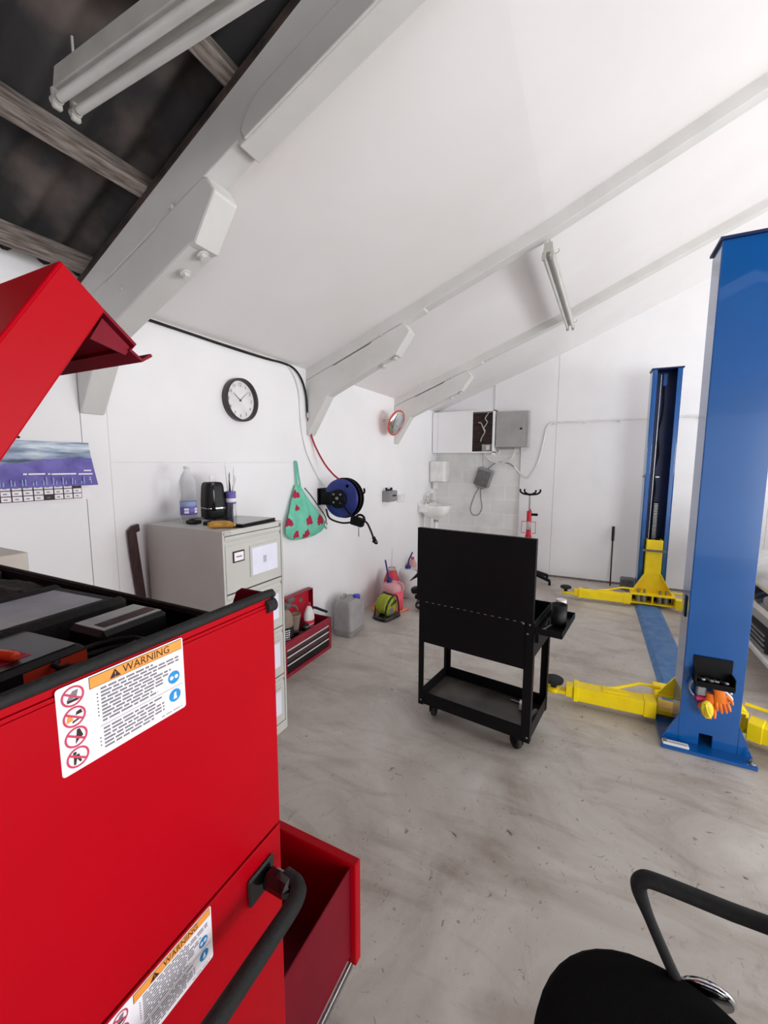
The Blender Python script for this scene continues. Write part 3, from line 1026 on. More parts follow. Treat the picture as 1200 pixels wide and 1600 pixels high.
# ------------------------------------------------------------------ filing cabinet
t = thing('filing_cabinet', 'grey four drawer metal filing cabinet against left wall', 'filing cabinet', (-1.96, 1.73, 0))
FX, Y0, Y1, ZT = -1.664, 1.503, 1.965, 1.340
m = M().use(CABGREY)
m.box(-2.26, FX, Y0, Y0 + .014, 0, ZT)
m.box(-2.26, FX, Y1 - .014, Y1, 0, ZT)
m.box(-2.26, FX, Y0 + .014, Y1 - .014, ZT - .028, ZT)
m.box(-2.26, -2.25, Y0 + .014, Y1 - .014, 0, ZT - .028)
m.box(-2.25, FX, Y0 + .014, Y1 - .014, 0, .06)
m.use(CABDARK).box(-2.2, FX - .025, Y0 + .014, Y1 - .014, .06, ZT - .028)
m.build('carcass', None, t, bevel=.002)
zz = [.065, .378, .690, 1.003]
for i, z in enumerate(zz):
    m = M().use(CABGREY)
    za, zb = z, z + .305
    m.box(FX - .024, FX - .002, Y0 + .018, Y1 - .018, za, zb - .05, bev=.002)
    m.prism([(FX - .024, zb - .05), (FX - .002, zb - .05), (FX - .012, zb - .035), (FX - .002, zb - .018), (FX - .002, zb), (FX - .024, zb)], Y0 + .018, Y1 - .018)
    d = m.build('drawer', None, t, bevel=.0015)
    m = M().use(CABGREY)
    m.box(FX - .002, FX + .004, Y0 + .185, Y1 - .05, za + .055, zb - .075)
    m.build('card_frame', None, d)
    m = M().use(PAPER)
    m.box(FX + .004, FX + .0052, Y0 + .20, Y1 - .058, za + .062, zb - .09)
    if i == 3:
        m.use(INKGREY)
        for k in range(5):
            m.box(FX + .0053, FX + .0058, Y0 + .285, Y0 + .31, za + .12 + k * .008, za + .124 + k * .008)
    m.build('paper_sheet', None, d)
    if i == 3:
        m = M().use(INK).box(FX - .002, FX + .003, Y0 + .065, Y0 + .145, zb - .145, zb - .085)
        m.use(PAPERW).box(FX + .003, FX + .004, Y0 + .072, Y0 + .138, zb - .138, zb - .092)
        m.use(INKGREY).box(FX + .004, FX + .0045, Y0 + .085, Y0 + .125, zb - .119, zb - .112)
        m.build('label_holder', None, d, label='dark framed name card')
m = M().use(INKGREY).box(FX, FX + .0015, Y0 + .008, Y0 + .055, ZT - .022, ZT - .008)
m.use(CABGREY).box(FX + .0015, FX + .002, Y0 + .011, Y0 + .052, ZT - .02, ZT - .01)
m.build('maker_plate', None, t)
M().use(STEEL).lathe([(.009, 0), (.009, .004), (.004, .006), (0, .006)], (FX, Y1 - .025, ZT - .018), RY(PI / 2), 14).build('lock', None, t)

# things on the cabinet
def bottle_profile(pts): return pts
t = thing('water_bottle', 'clear plastic water bottle with blue label on the filing cabinet', 'bottle', (-2.12, 1.675, ZT))
c = (-2.12, 1.675, ZT)
prof = [(.036, 0), (.044, .006), (.045, .02), (.045, .1)]
for i in range(5):
    prof += [(.0455, .125 + i * .018), (.042, .134 + i * .018)]
prof += [(.045, .22), (.042, .245), (.030, .275), (.018, .295), (.015, .305), (.015, .315)]
M().use(CLEAR).lathe(prof, c, None, 28).build('bottle', None, t)
m = M().use(PURPLE).lathe([(.0458, .045), (.0458, .092)], c, None, 28)
m.use(LBLUE).lathe([(.0459, .092), (.0459, .122)], c, None, 28)
m.use(PAPERW)
for a in (-1.2, .1):
    for z in (.055, .072):
        q = []
        for k in range(5):
            an = a + k * .14
            q += [(c[0] + .0465 * math.cos(an), c[1] + .0465 * math.sin(an), ZT + z), (c[0] + .0465 * math.cos(an), c[1] + .0465 * math.sin(an), ZT + z + .013)]
        m._add(q, [(2 * k, 2 * k + 2, 2 * k + 3, 2 * k + 1) for k in range(4)])
m.build('label_band', None, t)
M().use(CUPW).lathe([(.016, .312), (.016, .328), (0, .328)], c, None, 18).build('cap', None, t)

t = thing('electric_kettle', 'black square kettle with chrome band on the filing cabinet', 'kettle', (-2.12, 1.855, ZT), local=True, rotz=math.radians(-20))
m = M().use(BLKPL)
m.loft([rrect(.066, .062, .03, z, 5) if s == 0 else rrect(.066 - s, .062 - s, .03, z, 5) for s, z in ((.004, 0), (0, .006), (0, .066))])
m.loft([rrect(.066 - s, .062 - s, .03, z, 5) for s, z in ((0, .072), (.001, .12), (.006, .2), (.010, .22), (.018, .228))])
m.build('body', None, t)
M().use(CHROME).loft([rrect(.0662, .0622, .03, z, 5) for z in (.066, .072)], caps=False).build('band', None, t)
m = M().use(GLOSSBLK)
m.tube(bez([(.062, -.02, .215), (.088, -.03, .205), (.094, -.032, .16), (.09, -.03, .09), (.066, -.02, .06)], 6), .010, 12)
m.build('handle', None, t)

t = thing('cable_tie_tub', 'purple labelled tub of cable ties beside the kettle', 'tub', (-2.05, 1.935, ZT))
c = (-2.06, 1.93, ZT)
M().use(GLOSSBLK).box(-2.115, -2.07, 1.895, 1.96, ZT, ZT + .165, bev=.004).build('dark_pack', None, t)
M().use(CLEAR).lathe([(.03, 0), (.03, .17)], (-2.045, 1.93, ZT), None, 18).build('tube', None, t)
m = M().use(PURPLE).lathe([(.031, .09), (.031, .165)], (-2.045, 1.93, ZT), None, 18)
m.use(PAPERW).lathe([(.0315, .10), (.0315, .125)], (-2.045, 1.93, ZT), None, 18)
m.build('label_band', None, t)
rng = random.Random(11)
for k, (mt, a, L_) in enumerate([(INK, .3, .27), (CUPW, .2, .33), (INKGREY, -.1, .28), (CUPW, -.25, .35), (INK, -.2, .24), (PURPLE, .12, .29), (CUPW, .45, .26), (INK, .05, .22)]):
    b = (-2.045 + rng.uniform(-.015, .015), 1.93 + rng.uniform(-.015, .015), ZT + .01)
    M().use(mt).tube(bez([b, (b[0] + .02 * a, b[1] + .3 * a * .1, ZT + .15), (b[0] + .03 * a, b[1] + a * .09, ZT + L_)], 4), [.0035] * 8 + [.001], 6).build('cable_tie', None, t)
M().use(PAPERW).box(-2.15, -2.145, 1.87, 1.92, ZT + .02, ZT + .27, rot=RX(.08)).build('clear_sleeve', None, t)

t = thing('laptop', 'closed black laptop lying on the filing cabinet', 'laptop', (-1.81, 1.775, ZT), math.radians(6), local=True)
M().use(BLKPL).box(-.14, .14, -.15, .145, 0.0, .011, bev=.004).build('base', None, t)
M().use(GLOSSBLK).box(-.14, .14, -.15, .145, .012, .022, bev=.004).build('screen_lid', None, t)
m = M().use(BLKPL).box(-2.06, -1.99, 1.60, 1.66, ZT, ZT + .022, bev=.006)
m.use(STEEL).tube(bez([(-2.05, 1.62, ZT + .026), (-2.02, 1.64, ZT + .034), (-1.985, 1.66, ZT + .03)], 4), .006, 8)
tag(m.build('charger', None, loc=(-2.02, 1.63, ZT)), 'small black charger block next to the laptop', 'charger')
m = M().use(BANANA)
pts = [(-1.80, 1.535, ZT + .02), (-1.79, 1.56, ZT + .021), (-1.77, 1.585, ZT + .021), (-1.745, 1.605, ZT + .02), (-1.715, 1.615, ZT + .018), (-1.69, 1.617, ZT + .018)]
b = bez(pts, 5)
m.tube(b, [.006 + .014 * min(1, math.sin(PI * min(1, (i + 2) / (len(b)))) * 1.4) for i in range(len(b))], 10)
tag(m.build('banana', None, loc=(-1.75, 1.58, ZT)), 'ripe yellow banana at the front edge of the cabinet top', 'fruit')

# dark wooden stick leaning on the wall
m = M().use(OAK)
m.prism([(1.405, 1.31), (1.43, 1.335), (1.465, 1.345), (1.468, 1.305), (1.447, 1.298), (1.478, .93), (1.508, .0), (1.462, .0), (1.438, .9), (1.41, 1.2)], WX + .012, WX + .034, 'yz')
o = m.build('wooden_prop', None, loc=(WX, 1.45, 0), bevel=.003)
tag(o, 'dark wooden bar with hooked top leaning on left wall', 'bar')

# ------------------------------------------------------------------ turquoise bag
t = thing('drawstring_bag', 'turquoise cloth bag printed with red raspberries hanging on left wall', 'bag', (WX, 2.98, 1.4))
NR, NS = 72, 72
prof = [(1.50, 2.90, .03, .02), (1.44, 2.905, .07, .03), (1.36, 2.92, .125, .045), (1.28, 2.945, .185, .06), (1.2, 2.97, .25, .07), (1.14, 2.985, .29, .075), (1.09, 2.985, .285, .07), (1.05, 2.975, .23, .06), (1.025, 2.96, .15, .045), (1.015, 2.955, .06, .02)]
# (z, centre y, half width, depth)
def samp(z):
    for (a, b) in zip(prof[:-1], prof[1:]):
        if a[0] >= z >= b[0]:
            w = (a[0] - z) / (a[0] - b[0])
            return [a[i] + (b[i] - a[i]) * w for i in range(4)]
    return prof[-1] if z < prof[-1][0] else prof[0]
hearts = [(2.855, 1.43, .045), (2.845, 1.31, .034), (2.72, 1.205, .05), (2.975, 1.195, .055), (3.16, 1.175, .06), (2.82, 1.085, .042), (2.945, 1.075, .05)]
rings = []
for i in range(NR + 1):
    z = 1.50 + (1.015 - 1.50) * i / NR
    _, cy, hw, dp = samp(z)
    ring = []
    for j in range(NS):
        a = 2 * PI * j / NS
        y = cy + hw * math.cos(a)
        fold = .016 * math.sin(6 * math.cos(a) + 1.3) * (1 - .8 * i / NR) + .005 * math.sin(9 * math.cos(a) + i * .06)
        x = WX + .012 + dp * .5 + (dp * .5 + (fold if math.sin(a) > 0 else 0)) * math.sin(a)
        ring.append(Vector((x, y, z - .03 * (y - cy) * (1 if y > cy else .3))))
    rings.append(ring)
m = M().use(TURQ)
m.loft(rings)
m.use(BERRY)
bi = m.cur
for k, fc in enumerate(m.f):
    if len(fc) != 4:
        continue
    c = sum((m.v[i] for i in fc), Vector()) / 4
    if c.x < WX + .03:
        continue
    for hy, hz, hr in hearts:
        u, v = (c.y - hy) / hr, (c.z - hz) / hr
        u *= .9
        if (u * u + v * v - .55) ** 3 - u * u * v ** 3 * -1.0 < 0 and v < .85 + .1 * math.sin(9 * u):
            m.mi[k] = bi
m.build('bag_body', None, t)
m = M().use(TURQ)
m.tube(bez([(WX + .02, 2.895, 1.50), (WX + .02, 2.89, 1.60), (WX + .018, 2.885, 1.685), (WX + .014, 2.893, 1.70), (WX + .018, 2.905, 1.685), (WX + .022, 2.915, 1.6), (WX + .03, 2.93, 1.49)], 5), .008, 8)
m.use(DARKWOOD).tube(bez([(WX + .06, 2.95, 1.47), (WX + .075, 3.02, 1.40), (WX + .08, 3.12, 1.30), (WX + .07, 3.25, 1.18), (WX + .06, 3.27, 1.11)], 5), .005, 8)
m.build('drawstring', None, t)
m = M().use(CHROME)
m.tube([(WX + .08, 3.245 + .018 * math.cos(a), 1.10 + .032 * math.sin(a)) for a in [2 * PI * k / 16 for k in range(16)]], .005, 8, closed=True)
m.build('clip', None, t)

# ------------------------------------------------------------------ hose reel
t = thing('hose_reel', 'black and blue hose reel on a bracket on left wall', 'hose reel', (-2.1, 3.3, 1.36))
m = M().use(BLACK)
m.box(WX, WX + .012, 3.22, 3.38, 1.29, 1.45, bev=.003)
m.box(WX + .012, WX + .06, 3.24, 3.36, 1.30, 1.44, bev=.004)
m.box(WX + .05, -2.02, 3.215, 3.222, 1.30, 1.42)
m.build('bracket', None, t)
rc = (-2.05, 3.37, 1.365)
AXY = RX(PI / 2)
M().use(DBLUE).lathe([(.11, 0), (.15, .0), (.170, .02), (.178, .03), (.178, .045), (.165, .05), (.12, .05), (.11, .05)], (rc[0], rc[1] - .09, rc[2]), AXY, 48).build('blue_drum', None, t)
m = M().use(BLACK)
m.lathe([(.184, 0), (.188, .006), (.188, .014), (.178, .018), (.17, .012), (.12, .012), (.0, .012)], (rc[0], rc[1] - .07, rc[2]), AXY, 48)
m.lathe([(.1, 0), (.183, 0), (.187, .008), (.183, .014), (.172, .012)], (rc[0], rc[1] - .02, rc[2]), AXY, 48)
m.lathe([(.08, 0), (.08, .06)], (rc[0], rc[1] - .02, rc[2]), AXY, 32)
m.build('rim', None, t)
m = M().use(BLACK)
m.lathe([(.086, 0), (.086, .02), (.08, .024), (0, .024)], (rc[0] - .02, rc[1] - .142, rc[2] - .005), RX(PI / 2), 36)
m.box(WX + .05, rc[0] - .04, 3.212, 3.228, 1.31, 1.40, bev=.003)
m.build('side_plate', None, t)
m = M().use(STEEL)
for k in range(4):
    a = PI / 4 + k * PI / 2
    m.lathe([(.010, 0), (.010, .005), (0, .006)], (rc[0] - .02 + .052 * math.cos(a), rc[1] - .166, rc[2] + .052 * math.sin(a)), RX(PI / 2), 10)
m.lathe([(.016, 0), (.016, .008), (0, .01)], (rc[0] - .02, rc[1] - .166, rc[2]), RX(PI / 2), 14)
m.build('bolts', None, t)
m = M().use(BLACK)
m.box(-2.0, -1.985, 3.19, 3.206, 1.16, 1.36, bev=.003, rot=RY(-.75), ctr=(-1.99, 3.2, 1.30))
m.box(-1.93, -1.80, 3.19, 3.25, 1.125, 1.205, bev=.012, rot=RY(.2))
m.tube([(-1.825 + .045 * math.cos(a), 3.2, 1.19 + .04 * math.sin(a)) for a in [2 * PI * k / 12 for k in range(12)]], .011, 8, closed=True)
m.build('guide_arm', None, t)
M().use(BLACK).tube(bez([(-1.88, 3.30, 1.42), (-1.85, 3.30, 1.415), (-1.835, 3.30, 1.43), (-1.84, 3.30, 1.46)], 4), .010, 8).build('hose_hook', None, t)
m = M().use(RUBBER)
m.tube(bez([(-2.2, 3.22, 1.26), (-2.15, 3.2, 1.18), (-2.02, 3.2, 1.145), (-1.9, 3.2, 1.16), (-1.82, 3.2, 1.185), (-1.76, 3.2, 1.165), (-1.72, 3.2, 1.10), (-1.69, 3.2, 1.03)], 6), .009, 10)
m.build('air_hose', None, t)
m = M().use(BLACK).cyl((-1.692, 3.2, 1.04), (-1.665, 3.2, .99), .016, n=12)
m.box(-1.70, -1.65, 3.185, 3.215, .985, 1.005, bev=.005, rot=RY(.5))
m.use(STEEL).cyl((-1.662, 3.19, 1.0), (-1.645, 3.19, 1.01), .008, n=10)
m.build('nozzle', None, t)
M().use(BLKPL).cyl((-1.84, 3.2, 1.15), (-1.84, 3.2, 1.03), .003, n=6).build('pull_cord', None, t)
M().use(mat('green_sticker', (90, 160, 90), .5)).lathe([(.016, 0), (.016, .002), (0, .002)], (rc[0] + .075, rc[1] - .138, rc[2] + .115), RX(PI / 2), 16).build('sticker', None, t)

# gas meter style grey box
t = thing('grey_meter', 'small grey meter box with stub pipes on left wall', 'meter', (WX, 4.7, 1.28))
M().use(MGREY).box(WX, WX + .105, 4.58, 4.80, 1.21, 1.345, bev=.006).build('case', None, t)
m = M().use(MGREY).box(WX + .105, WX + .112, 4.60, 4.79, 1.225, 1.335, bev=.003)
m.use(BLKPL).box(WX + .112, WX + .114, 4.65, 4.75, 1.275, 1.295)
m.build('front_plate', None, t)
m = M().use(BLKPL)
m.cyl((WX + .04, 4.62, 1.345), (WX + .04, 4.62, 1.385), .014, n=10)
m.cyl((WX + .04, 4.69, 1.345), (WX + .04, 4.69, 1.365), .02, n=10)
m.cyl((WX + .04, 4.76, 1.345), (WX + .04, 4.76, 1.38), .016, n=10)
m.build('stub_pipes', None, t)
m = M().use(CUPW).box(WX, WX + .04, 5.02, 5.2, 1.17, 1.27, bev=.006)
tag(m.build('junction_box', None, loc=(WX, 5.1, 1.2)), 'small white box on left wall below the far beam', 'junction box')

# mirror
t = thing('convex_mirror', 'round convex mirror with orange rim on left wall', 'mirror', (-2.13, 4.6, 2.17))
nrm = Vector((.93, -.14, -.36)).normalized()
AXM = nrm.to_track_quat('Z', 'Y').to_matrix()
c = Vector((-2.12, 4.6, 2.165))
M().use(ORRIM).lathe([(.12, -.03), (.152, -.012), (.158, .004), (.150, .012), (.143, .006)], c, AXM, 40).build('rim', None, t)
M().use(MIRROR).lathe([(.145, .004)] + [(.145 * math.cos(a), .004 + .03 * math.sin(a)) for a in [PI / 2 * k / 8 for k in range(1, 9)]], c, AXM, 40).build('mirror_face', None, t)
m = M().use(CUPW).tube(bez([(WX, 4.62, 2.22), (WX + .05, 4.62, 2.22), (c.x - .03, c.y + .01, c.z + .02)], 4), .012, 8)
m.lathe([(.035, 0), (.035, .008), (0, .008)], (WX, 4.62, 2.22), RY(PI / 2), 16)
m.build('bracket', None, t)

# ------------------------------------------------------------------ small red toolbox on the floor
t = thing('portable_tool_box', 'small dark red tool box on floor with open lid and three drawers', 'tool box', (-2.17, 2.73, 0))
TX, TY0, TY1 = -2.055, 2.40, 3.06
m = M().use(REDBOX)
m.box(-2.285, TX, TY0, TY0 + .008, 0, .295)
m.box(-2.285, TX, TY1 - .008, TY1, 0, .295)
m.box(-2.285, -2.277, TY0, TY1, 0, .295)
m.box(TX - .02, TX, TY0, TY1, .232, .29)
m.box(TX - .02, TX, TY0, TY1, 0, .03)
m.box(TX - .02, TX, TY0, TY0 + .04, .03, .24)
m.box(TX - .02, TX, TY1 - .035, TY1, .03, .24)
m.use(BLACK).box(-2.277, TX - .02, TY0 + .008, TY1 - .008, .20, .206)
m.box(-2.277, TX - .021, TY0 + .008, TY1 - .008, .004, .01)
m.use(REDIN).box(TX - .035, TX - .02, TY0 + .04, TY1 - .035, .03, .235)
m.build('body', None, t, bevel=.0015)
for z0, z1 in ((.180, .228), (.115, .172), (.038, .107)):
    d = M().use(mat('drawer_dark', (72, 48, 52), .35, c2=(60, 42, 46)) if z0 > .1 else BLKPL).box(TX - .02, TX - .006, TY0 + .045, TY1 - .04, z0, z1, bev=.002).build('drawer', None, t)
    M().use(CUPW).box(TX - .006, TX + .004, TY0 + .045, TY1 - .04, z1 - .009, z1 - .001, bev=.002).build('drawer_pull', None, d)
m = M().use(REDLID)
R = RY(-.10)
m.box(-2.275, -2.268, TY0 + .02, TY1 - .035, .30, .545)
m.use(REDIN)
m.box(-2.275, -2.225, TY1 - .043, TY1 - .035, .30, .545)
m.box(-2.275, -2.225, TY0 + .02, TY0 + .028, .30, .545)
m.use(REDBOX).box(-2.275, -2.225, TY0 + .02, TY1 - .035, .545, .553)
m.box(-2.275, -2.262, TY0 + .02, TY1 - .035, .285, .305)
l = m.build('lid', None, t, label='open red lid standing against the wall')
M().use(STEEL).box(-2.268, -2.262, 2.88, 2.92, .45, .49, bev=.004).build('latch', None, l)
# things inside it
def bottle(name, label, c, prof, mt, band=None, cap=None, sx=1.0, sy=1.0, cat='bottle'):
    t2 = thing(name, label, cat, c)
    M().use(mt).lathe(prof, c, None, 24, sx, sy).build('body', None, t2)
    if band:
        z0, z1, r, bm = band
        M().use(bm).lathe([(r, z0), (r, z1)], c, None, 24, sx, sy).build('label_band', None, t2)
    if cap:
        z0, z1, r, cm = cap
        M().use(cm).lathe([(r, z0), (r * .9, z1), (0, z1)], c, None, 16).build('cap', None, t2)
    return t2
zb = .207
o = bottle('cleaner_bottle', 'white and red bottle with red cap in the small tool box', (-2.15, 2.86, zb),
       [(.036, 0), (.040, .008), (.040, .15), (.036, .18), (.02, .225), (.015, .235), (.015, .245)], CUPW, (.03, .12, .0405, REDBOT), (.242, .27, .018, REDBOT), 1.0, 1.35)
m = M().use(PAPERW)
for k in range(4):
    for a in range(3):
        q = []
        for j in range(4):
            an = -1.25 + a * .5 + j * .13
            q += [(-2.15 + .041 * math.cos(an), 2.86 + .0555 * math.sin(an), zb + .03 + k * .018), (-2.15 + .041 * math.cos(an), 2.86 + .0555 * math.sin(an), zb + .035 + k * .018)]
        m._add(q, [(2 * j, 2 * j + 2, 2 * j + 3, 2 * j + 1) for j in range(3)])
m.build('label_print', None, o)
o = bottle('spray_bottle', 'tan bottle with dark printed label at the tool box near end', (-2.15, 2.55, zb),
       [(.05, 0), (.056, .01), (.056, .2), (.05, .25), (.03, .29), (.018, .305), (.018, .32)], TAN, (.02, .17, .0565, BLKPL), None, 1.0, 1.2)
m = M().use(PAPERW)
rng = random.Random(8)
for k in range(7):
    an = -.9
    for j in range(4):
        w = rng.uniform(.05, .2)
        q = [(-2.15 + .0575 * math.cos(x), 2.55 + .069 * math.sin(x), zb + .035 + k * .018 + dz) for x in (an, an + w) for dz in (0, .01)]
        m._add(q, [(0, 2, 3, 1)])
        an += w + .06
m.build('label_print', None, o)
m = M().use(BOXGREY).box(-2.18, -2.12, 2.53, 2.59, zb + .31, zb + .35, bev=.008)
m.tube(bez([(-2.14, 2.57, zb + .33), (-2.11, 2.62, zb + .32), (-2.10, 2.64, zb + .28)], 4), .010, 8)
m.box(-2.165, -2.135, 2.58, 2.66, zb + .345, zb + .375, bev=.006)
m.build('spray_head', None, o)
o = bottle('oil_funnel', 'brown tapered funnel between the bottles in the tool box', (-2.18, 2.705, zb + .03), [(.024, 0), (.03, .06), (.048, .17), (.05, .185), (.046, .18)], TAN, None, None, cat='funnel')
M().use(BLKPL).cyl((-2.18, 2.705, zb), (-2.18, 2.705, zb + .055), .033, n=18).build('holder', None, o)
o = bottle('aerosol_can', 'short black aerosol can beside the white bottle in tool box', (-2.11, 2.76, zb), [(.03, 0), (.03, .1), (.024, .115), (0, .115)], BLKPL, (.098, .104, .0305, STEEL), None, cat='can')
o = bottle('dark_jar', 'squat black jar low in the tool box before the funnel', (-2.1, 2.67, zb), [(.034, 0), (.034, .07), (.028, .085), (0, .085)], GLOSSBLK, None, None, cat='jar')
m = M().use(BLKPL).tube(bez([(-2.2, 2.90, zb + .19), (-2.17, 2.96, zb + .19), (-2.14, 3.03, zb + .15), (-2.12, 3.09, zb + .115)], 5), [.007] * 5 + [.012] * 11, 8)
tag(m.build('grease_gun_handle', None, loc=(-2.16, 3.0, zb + .15)), 'black tool handle poking over the tool box far end', 'tool')

# ------------------------------------------------------------------ grey jerrycan
t = thing('jerrycan', 'grey plastic jerrycan with blue cap on floor by left wall', 'jerrycan', (-2.10, 3.455, 0), math.radians(3), local=True)
m = M().use(JERRY)
hx, hy = .105, .150
prof = [(.012, 0, .03), (.0, .012, .035), (.0, .06, .035), (-.004, .066, .035), (.0, .072, .035), (.0, .28, .04), (.006, .31, .04), (.022, .338, .045), (.035, .35, .045)]
m.loft([rrect(hx - s, hy - s, r, z, 6) for s, z, r in prof])
m.build('body', None, t)
m = M().use(JERRY)
m.tube(bez([(-.05, -.07, .345), (-.05, -.06, .372), (-.05, -.02, .378), (-.05, .02, .372), (-.05, .03, .345)], 5), .011, 10)
m.box(-.07, -.03, -.085, .045, .34, .352, bev=.006)
m.build('handle', None, t)
M().use(BLUECAP).lathe([(.036, .335), (.036, .368), (.03, .374), (0, .374)], (.05, .06, 0), None, 24).build('cap', None, t)
m = M().use(JERRY).box(hx - .004, hx + .003, -.085, .085, .09, .27, bev=.003)
m.build('side_panel', None, t)

# ------------------------------------------------------------------ pink and white jugs
def jug(loc, label, mt, fluid, level, r, h, rot, spout, scy=1.1):
    t2 = thing('fluid_jug', label, 'jug', loc, rot, 'spouted fluid jugs', local=True)
    prof = [(r * .9, 0), (r, .012), (r, h * .80), (r * .97, h * .86), (r * .86, h * .925), (r * .5, h * .965), (r * .26, h * .975), (r * .26, h)]
    M().use(mt).lathe(prof, (0, 0, 0), None, 28, 1, scy).build('container', None, t2)
    if fluid:
        M().use(fluid).lathe([(r * .905, .004), (r * 1.004, .012), (r * 1.004, level)], (0, 0, 0), None, 28, 1, scy).build('fluid', None, t2)
    m_ = M().use(mt).tube(bez([(r * .35, 0, h * .93), (r * .8, 0, h * .98), (r * 1.1, 0, h * .85), (r * 1.0, 0, h * .68)], 5), .012, 8)
    m_.build('handle', None, t2)
    M().use(DBLUE).lathe([(r * .3, h - .006), (r * .3, h + .018), (r * .2, h + .03), (.012, h + .05)], (spout[0][0], spout[0][1], 0), None, 18).build('spout_base', None, t2)
    M().use(DBLUE).tube(bez(spout, 5), .010, 8).build('spout', None, t2)
    return t2
jug((-1.985, 4.235, 0), 'pink fluid jug with blue spout behind the lime cable reel', PINKJ, PINKL, .235, .118, .335, 0, [(-.035, -.02, .33), (-.055, -.03, .45), (-.075, -.045, .585)])
jug((-2.02, 4.78, 0), 'milky white jug with blue spout, farther along left wall', MILKY, None, 0, .125, .37, 0, [(0, -.02, .37), (.01, -.02, .46), (.035, -.02, .52), (.06, -.02, .575)])
t = thing('red_fluid_jug', 'clear jug of bright red fluid between the pink and white jugs', 'jug', (-2.11, 4.47, 0))
M().use(REDFL).lathe([(.092, 0), (.097, .01), (.097, .24), (.09, .28), (.055, .37), (.04, .385)], (-2.11, 4.47, 0), None, 24, 1, 1.0).build('fluid', None, t)
M().use(CLEAR).lathe([(.095, 0), (.1, .01), (.1, .24), (.093, .285), (.058, .39), (.04, .41), (.04, .43)], (-2.11, 4.47, 0), None, 24).build('container', None, t)
M().use(CLEAR).tube(bez([(-2.11, 4.47, .43), (-2.11, 4.47, .52), (-2.105, 4.47, .66)], 4), .006, 8).build('dip_tube', None, t)
o = bottle('pale_red_bottle', 'pale red bottle against wall behind the white jug', (-2.2, 5.35, 0), [(.06, 0), (.06, .26), (.03, .33), (.02, .345)], mat('faded_red', (206, 150, 150), .5), None, (.34, .37, .024, SIGNRED))

# cable reel
t = thing('cable_reel', 'lime green extension cable reel in black frame on floor', 'cable reel', (-1.935, 3.97, 0), math.radians(-14), local=True)
AX2 = RY(PI / 2)
m = M().use(CABLEY)
for k in range(7):
    x = -.042 + k * .014
    m.tube([(x, .098 * math.cos(a), .145 + .098 * math.sin(a)) for a in [2 * PI * j / 28 for j in range(28)]], .0085, 8, closed=True)
m.lathe([(.092, -.045), (.092, .045)], (0, 0, .145), AX2, 28)
m.build('cable_coil', None, t)
m = M().use(CABLEY).lathe([(.11, .052), (.112, .056), (.112, .06), (.0, .06)], (0, 0, .145), AX2, 32)
m.lathe([(.11, -.06), (.112, -.056), (.112, -.052)], (0, 0, .145), AX2, 32)
m.build('drum', None, t)
m = M().use(GLOSSBLK)
for x in (-.075, .075):
    m.tube(bez([(x, -.115, .02), (x, -.10, .11), (x, -.05, .20), (x, .03, .255), (x, .085, .235), (x, .12, .12), (x, .125, .02)], 5), .009, 8)
m.tube([(-.075, .05, .252), (.075, .05, .252)], .011, 8)
m.loft([rrect(.10, .14, .06, 0.0, 5), rrect(.112, .15, .06, .012, 5), rrect(.105, .145, .06, .036, 5), rrect(.09, .13, .05, .042, 5)])
m.tube(bez([(.062, 0, .145), (.07, .03, .16), (.07, .075, .19)], 4), .012, 8)
m.build('frame', None, t)
m = M().use(STEEL).box(.061, .066, -.03, .045, .05, .12, bev=.004)
m.build('socket_plate', None, t)
m = M().use(COPPER)
m.tube(bez([(-2.10, 4.07, .02), (-2.15, 4.06, .03), (-2.18, 4.09, .05), (-2.16, 4.12, .06), (-2.12, 4.10, .05), (-2.13, 4.05, .03), (-2.08, 4.01, .012), (-1.98, 4.115, .012), (-1.86, 4.17, .012), (-1.83, 4.24, .02), (-1.81, 4.29, .02)], 5), .012, 8)
tag(m.build('orange_lead', None, loc=(-2.1, 4.1, 0)), 'short orange lead looped on the floor around the cable reel', 'cable')
# black machine behind the trolley
t = thing('power_tool', 'black power tool on floor seen past the trolley left edge', 'tool', (-1.72, 4.35, 0), math.radians(15), local=True)
M().use(BLKPL).box(-.02, .32, -.09, .09, .045, .13, bev=.025, rot=RY(-.12)).build('body', None, t)
M().use(MGREY).box(.0, .12, -.095, .095, .075, .1, bev=.006, rot=RY(-.12)).build('side_plate', None, t)
M().use(BLKPL).box(.1, .3, -.07, .07, 0, .05, bev=.01).build('foot', None, t)

# ------------------------------------------------------------------ far corner: sink, dispenser, cupboard, enclosure
t = thing('wash_basin', 'small white wash basin on left wall in the far corner', 'sink', (WX, 6.0, 1.0))
rings = []
def bas(hx, hy, z, cx): return [Vector((cx + hx * (abs(math.cos(a)) ** .7) * (1 if math.cos(a) > 0 else -1), 5.98 + hy * (abs(math.sin(a)) ** .8) * (1 if math.sin(a) > 0 else -1), z)) for a in [2 * PI * k / 36 for k in range(36)]]
m = M().use(CERAMIC)
m.loft([bas(.09, .09, .86, -2.09), bas(.16, .16, .90, -2.09), bas(.215, .21, .97, -2.085), bas(.225, .225, 1.05, -2.08), bas(.222, .222, 1.06, -2.08), bas(.19, .19, 1.055, -2.07), bas(.17, .165, 1.0, -2.06), bas(.08, .08, .93, -2.06)])
m.box(WX, -2.14, 5.76, 6.2, .95, 1.075, bev=.02)
m.box(WX, WX + .03, 5.76, 6.2, 1.04, 1.105, bev=.01)
m.build('basin', None, t)
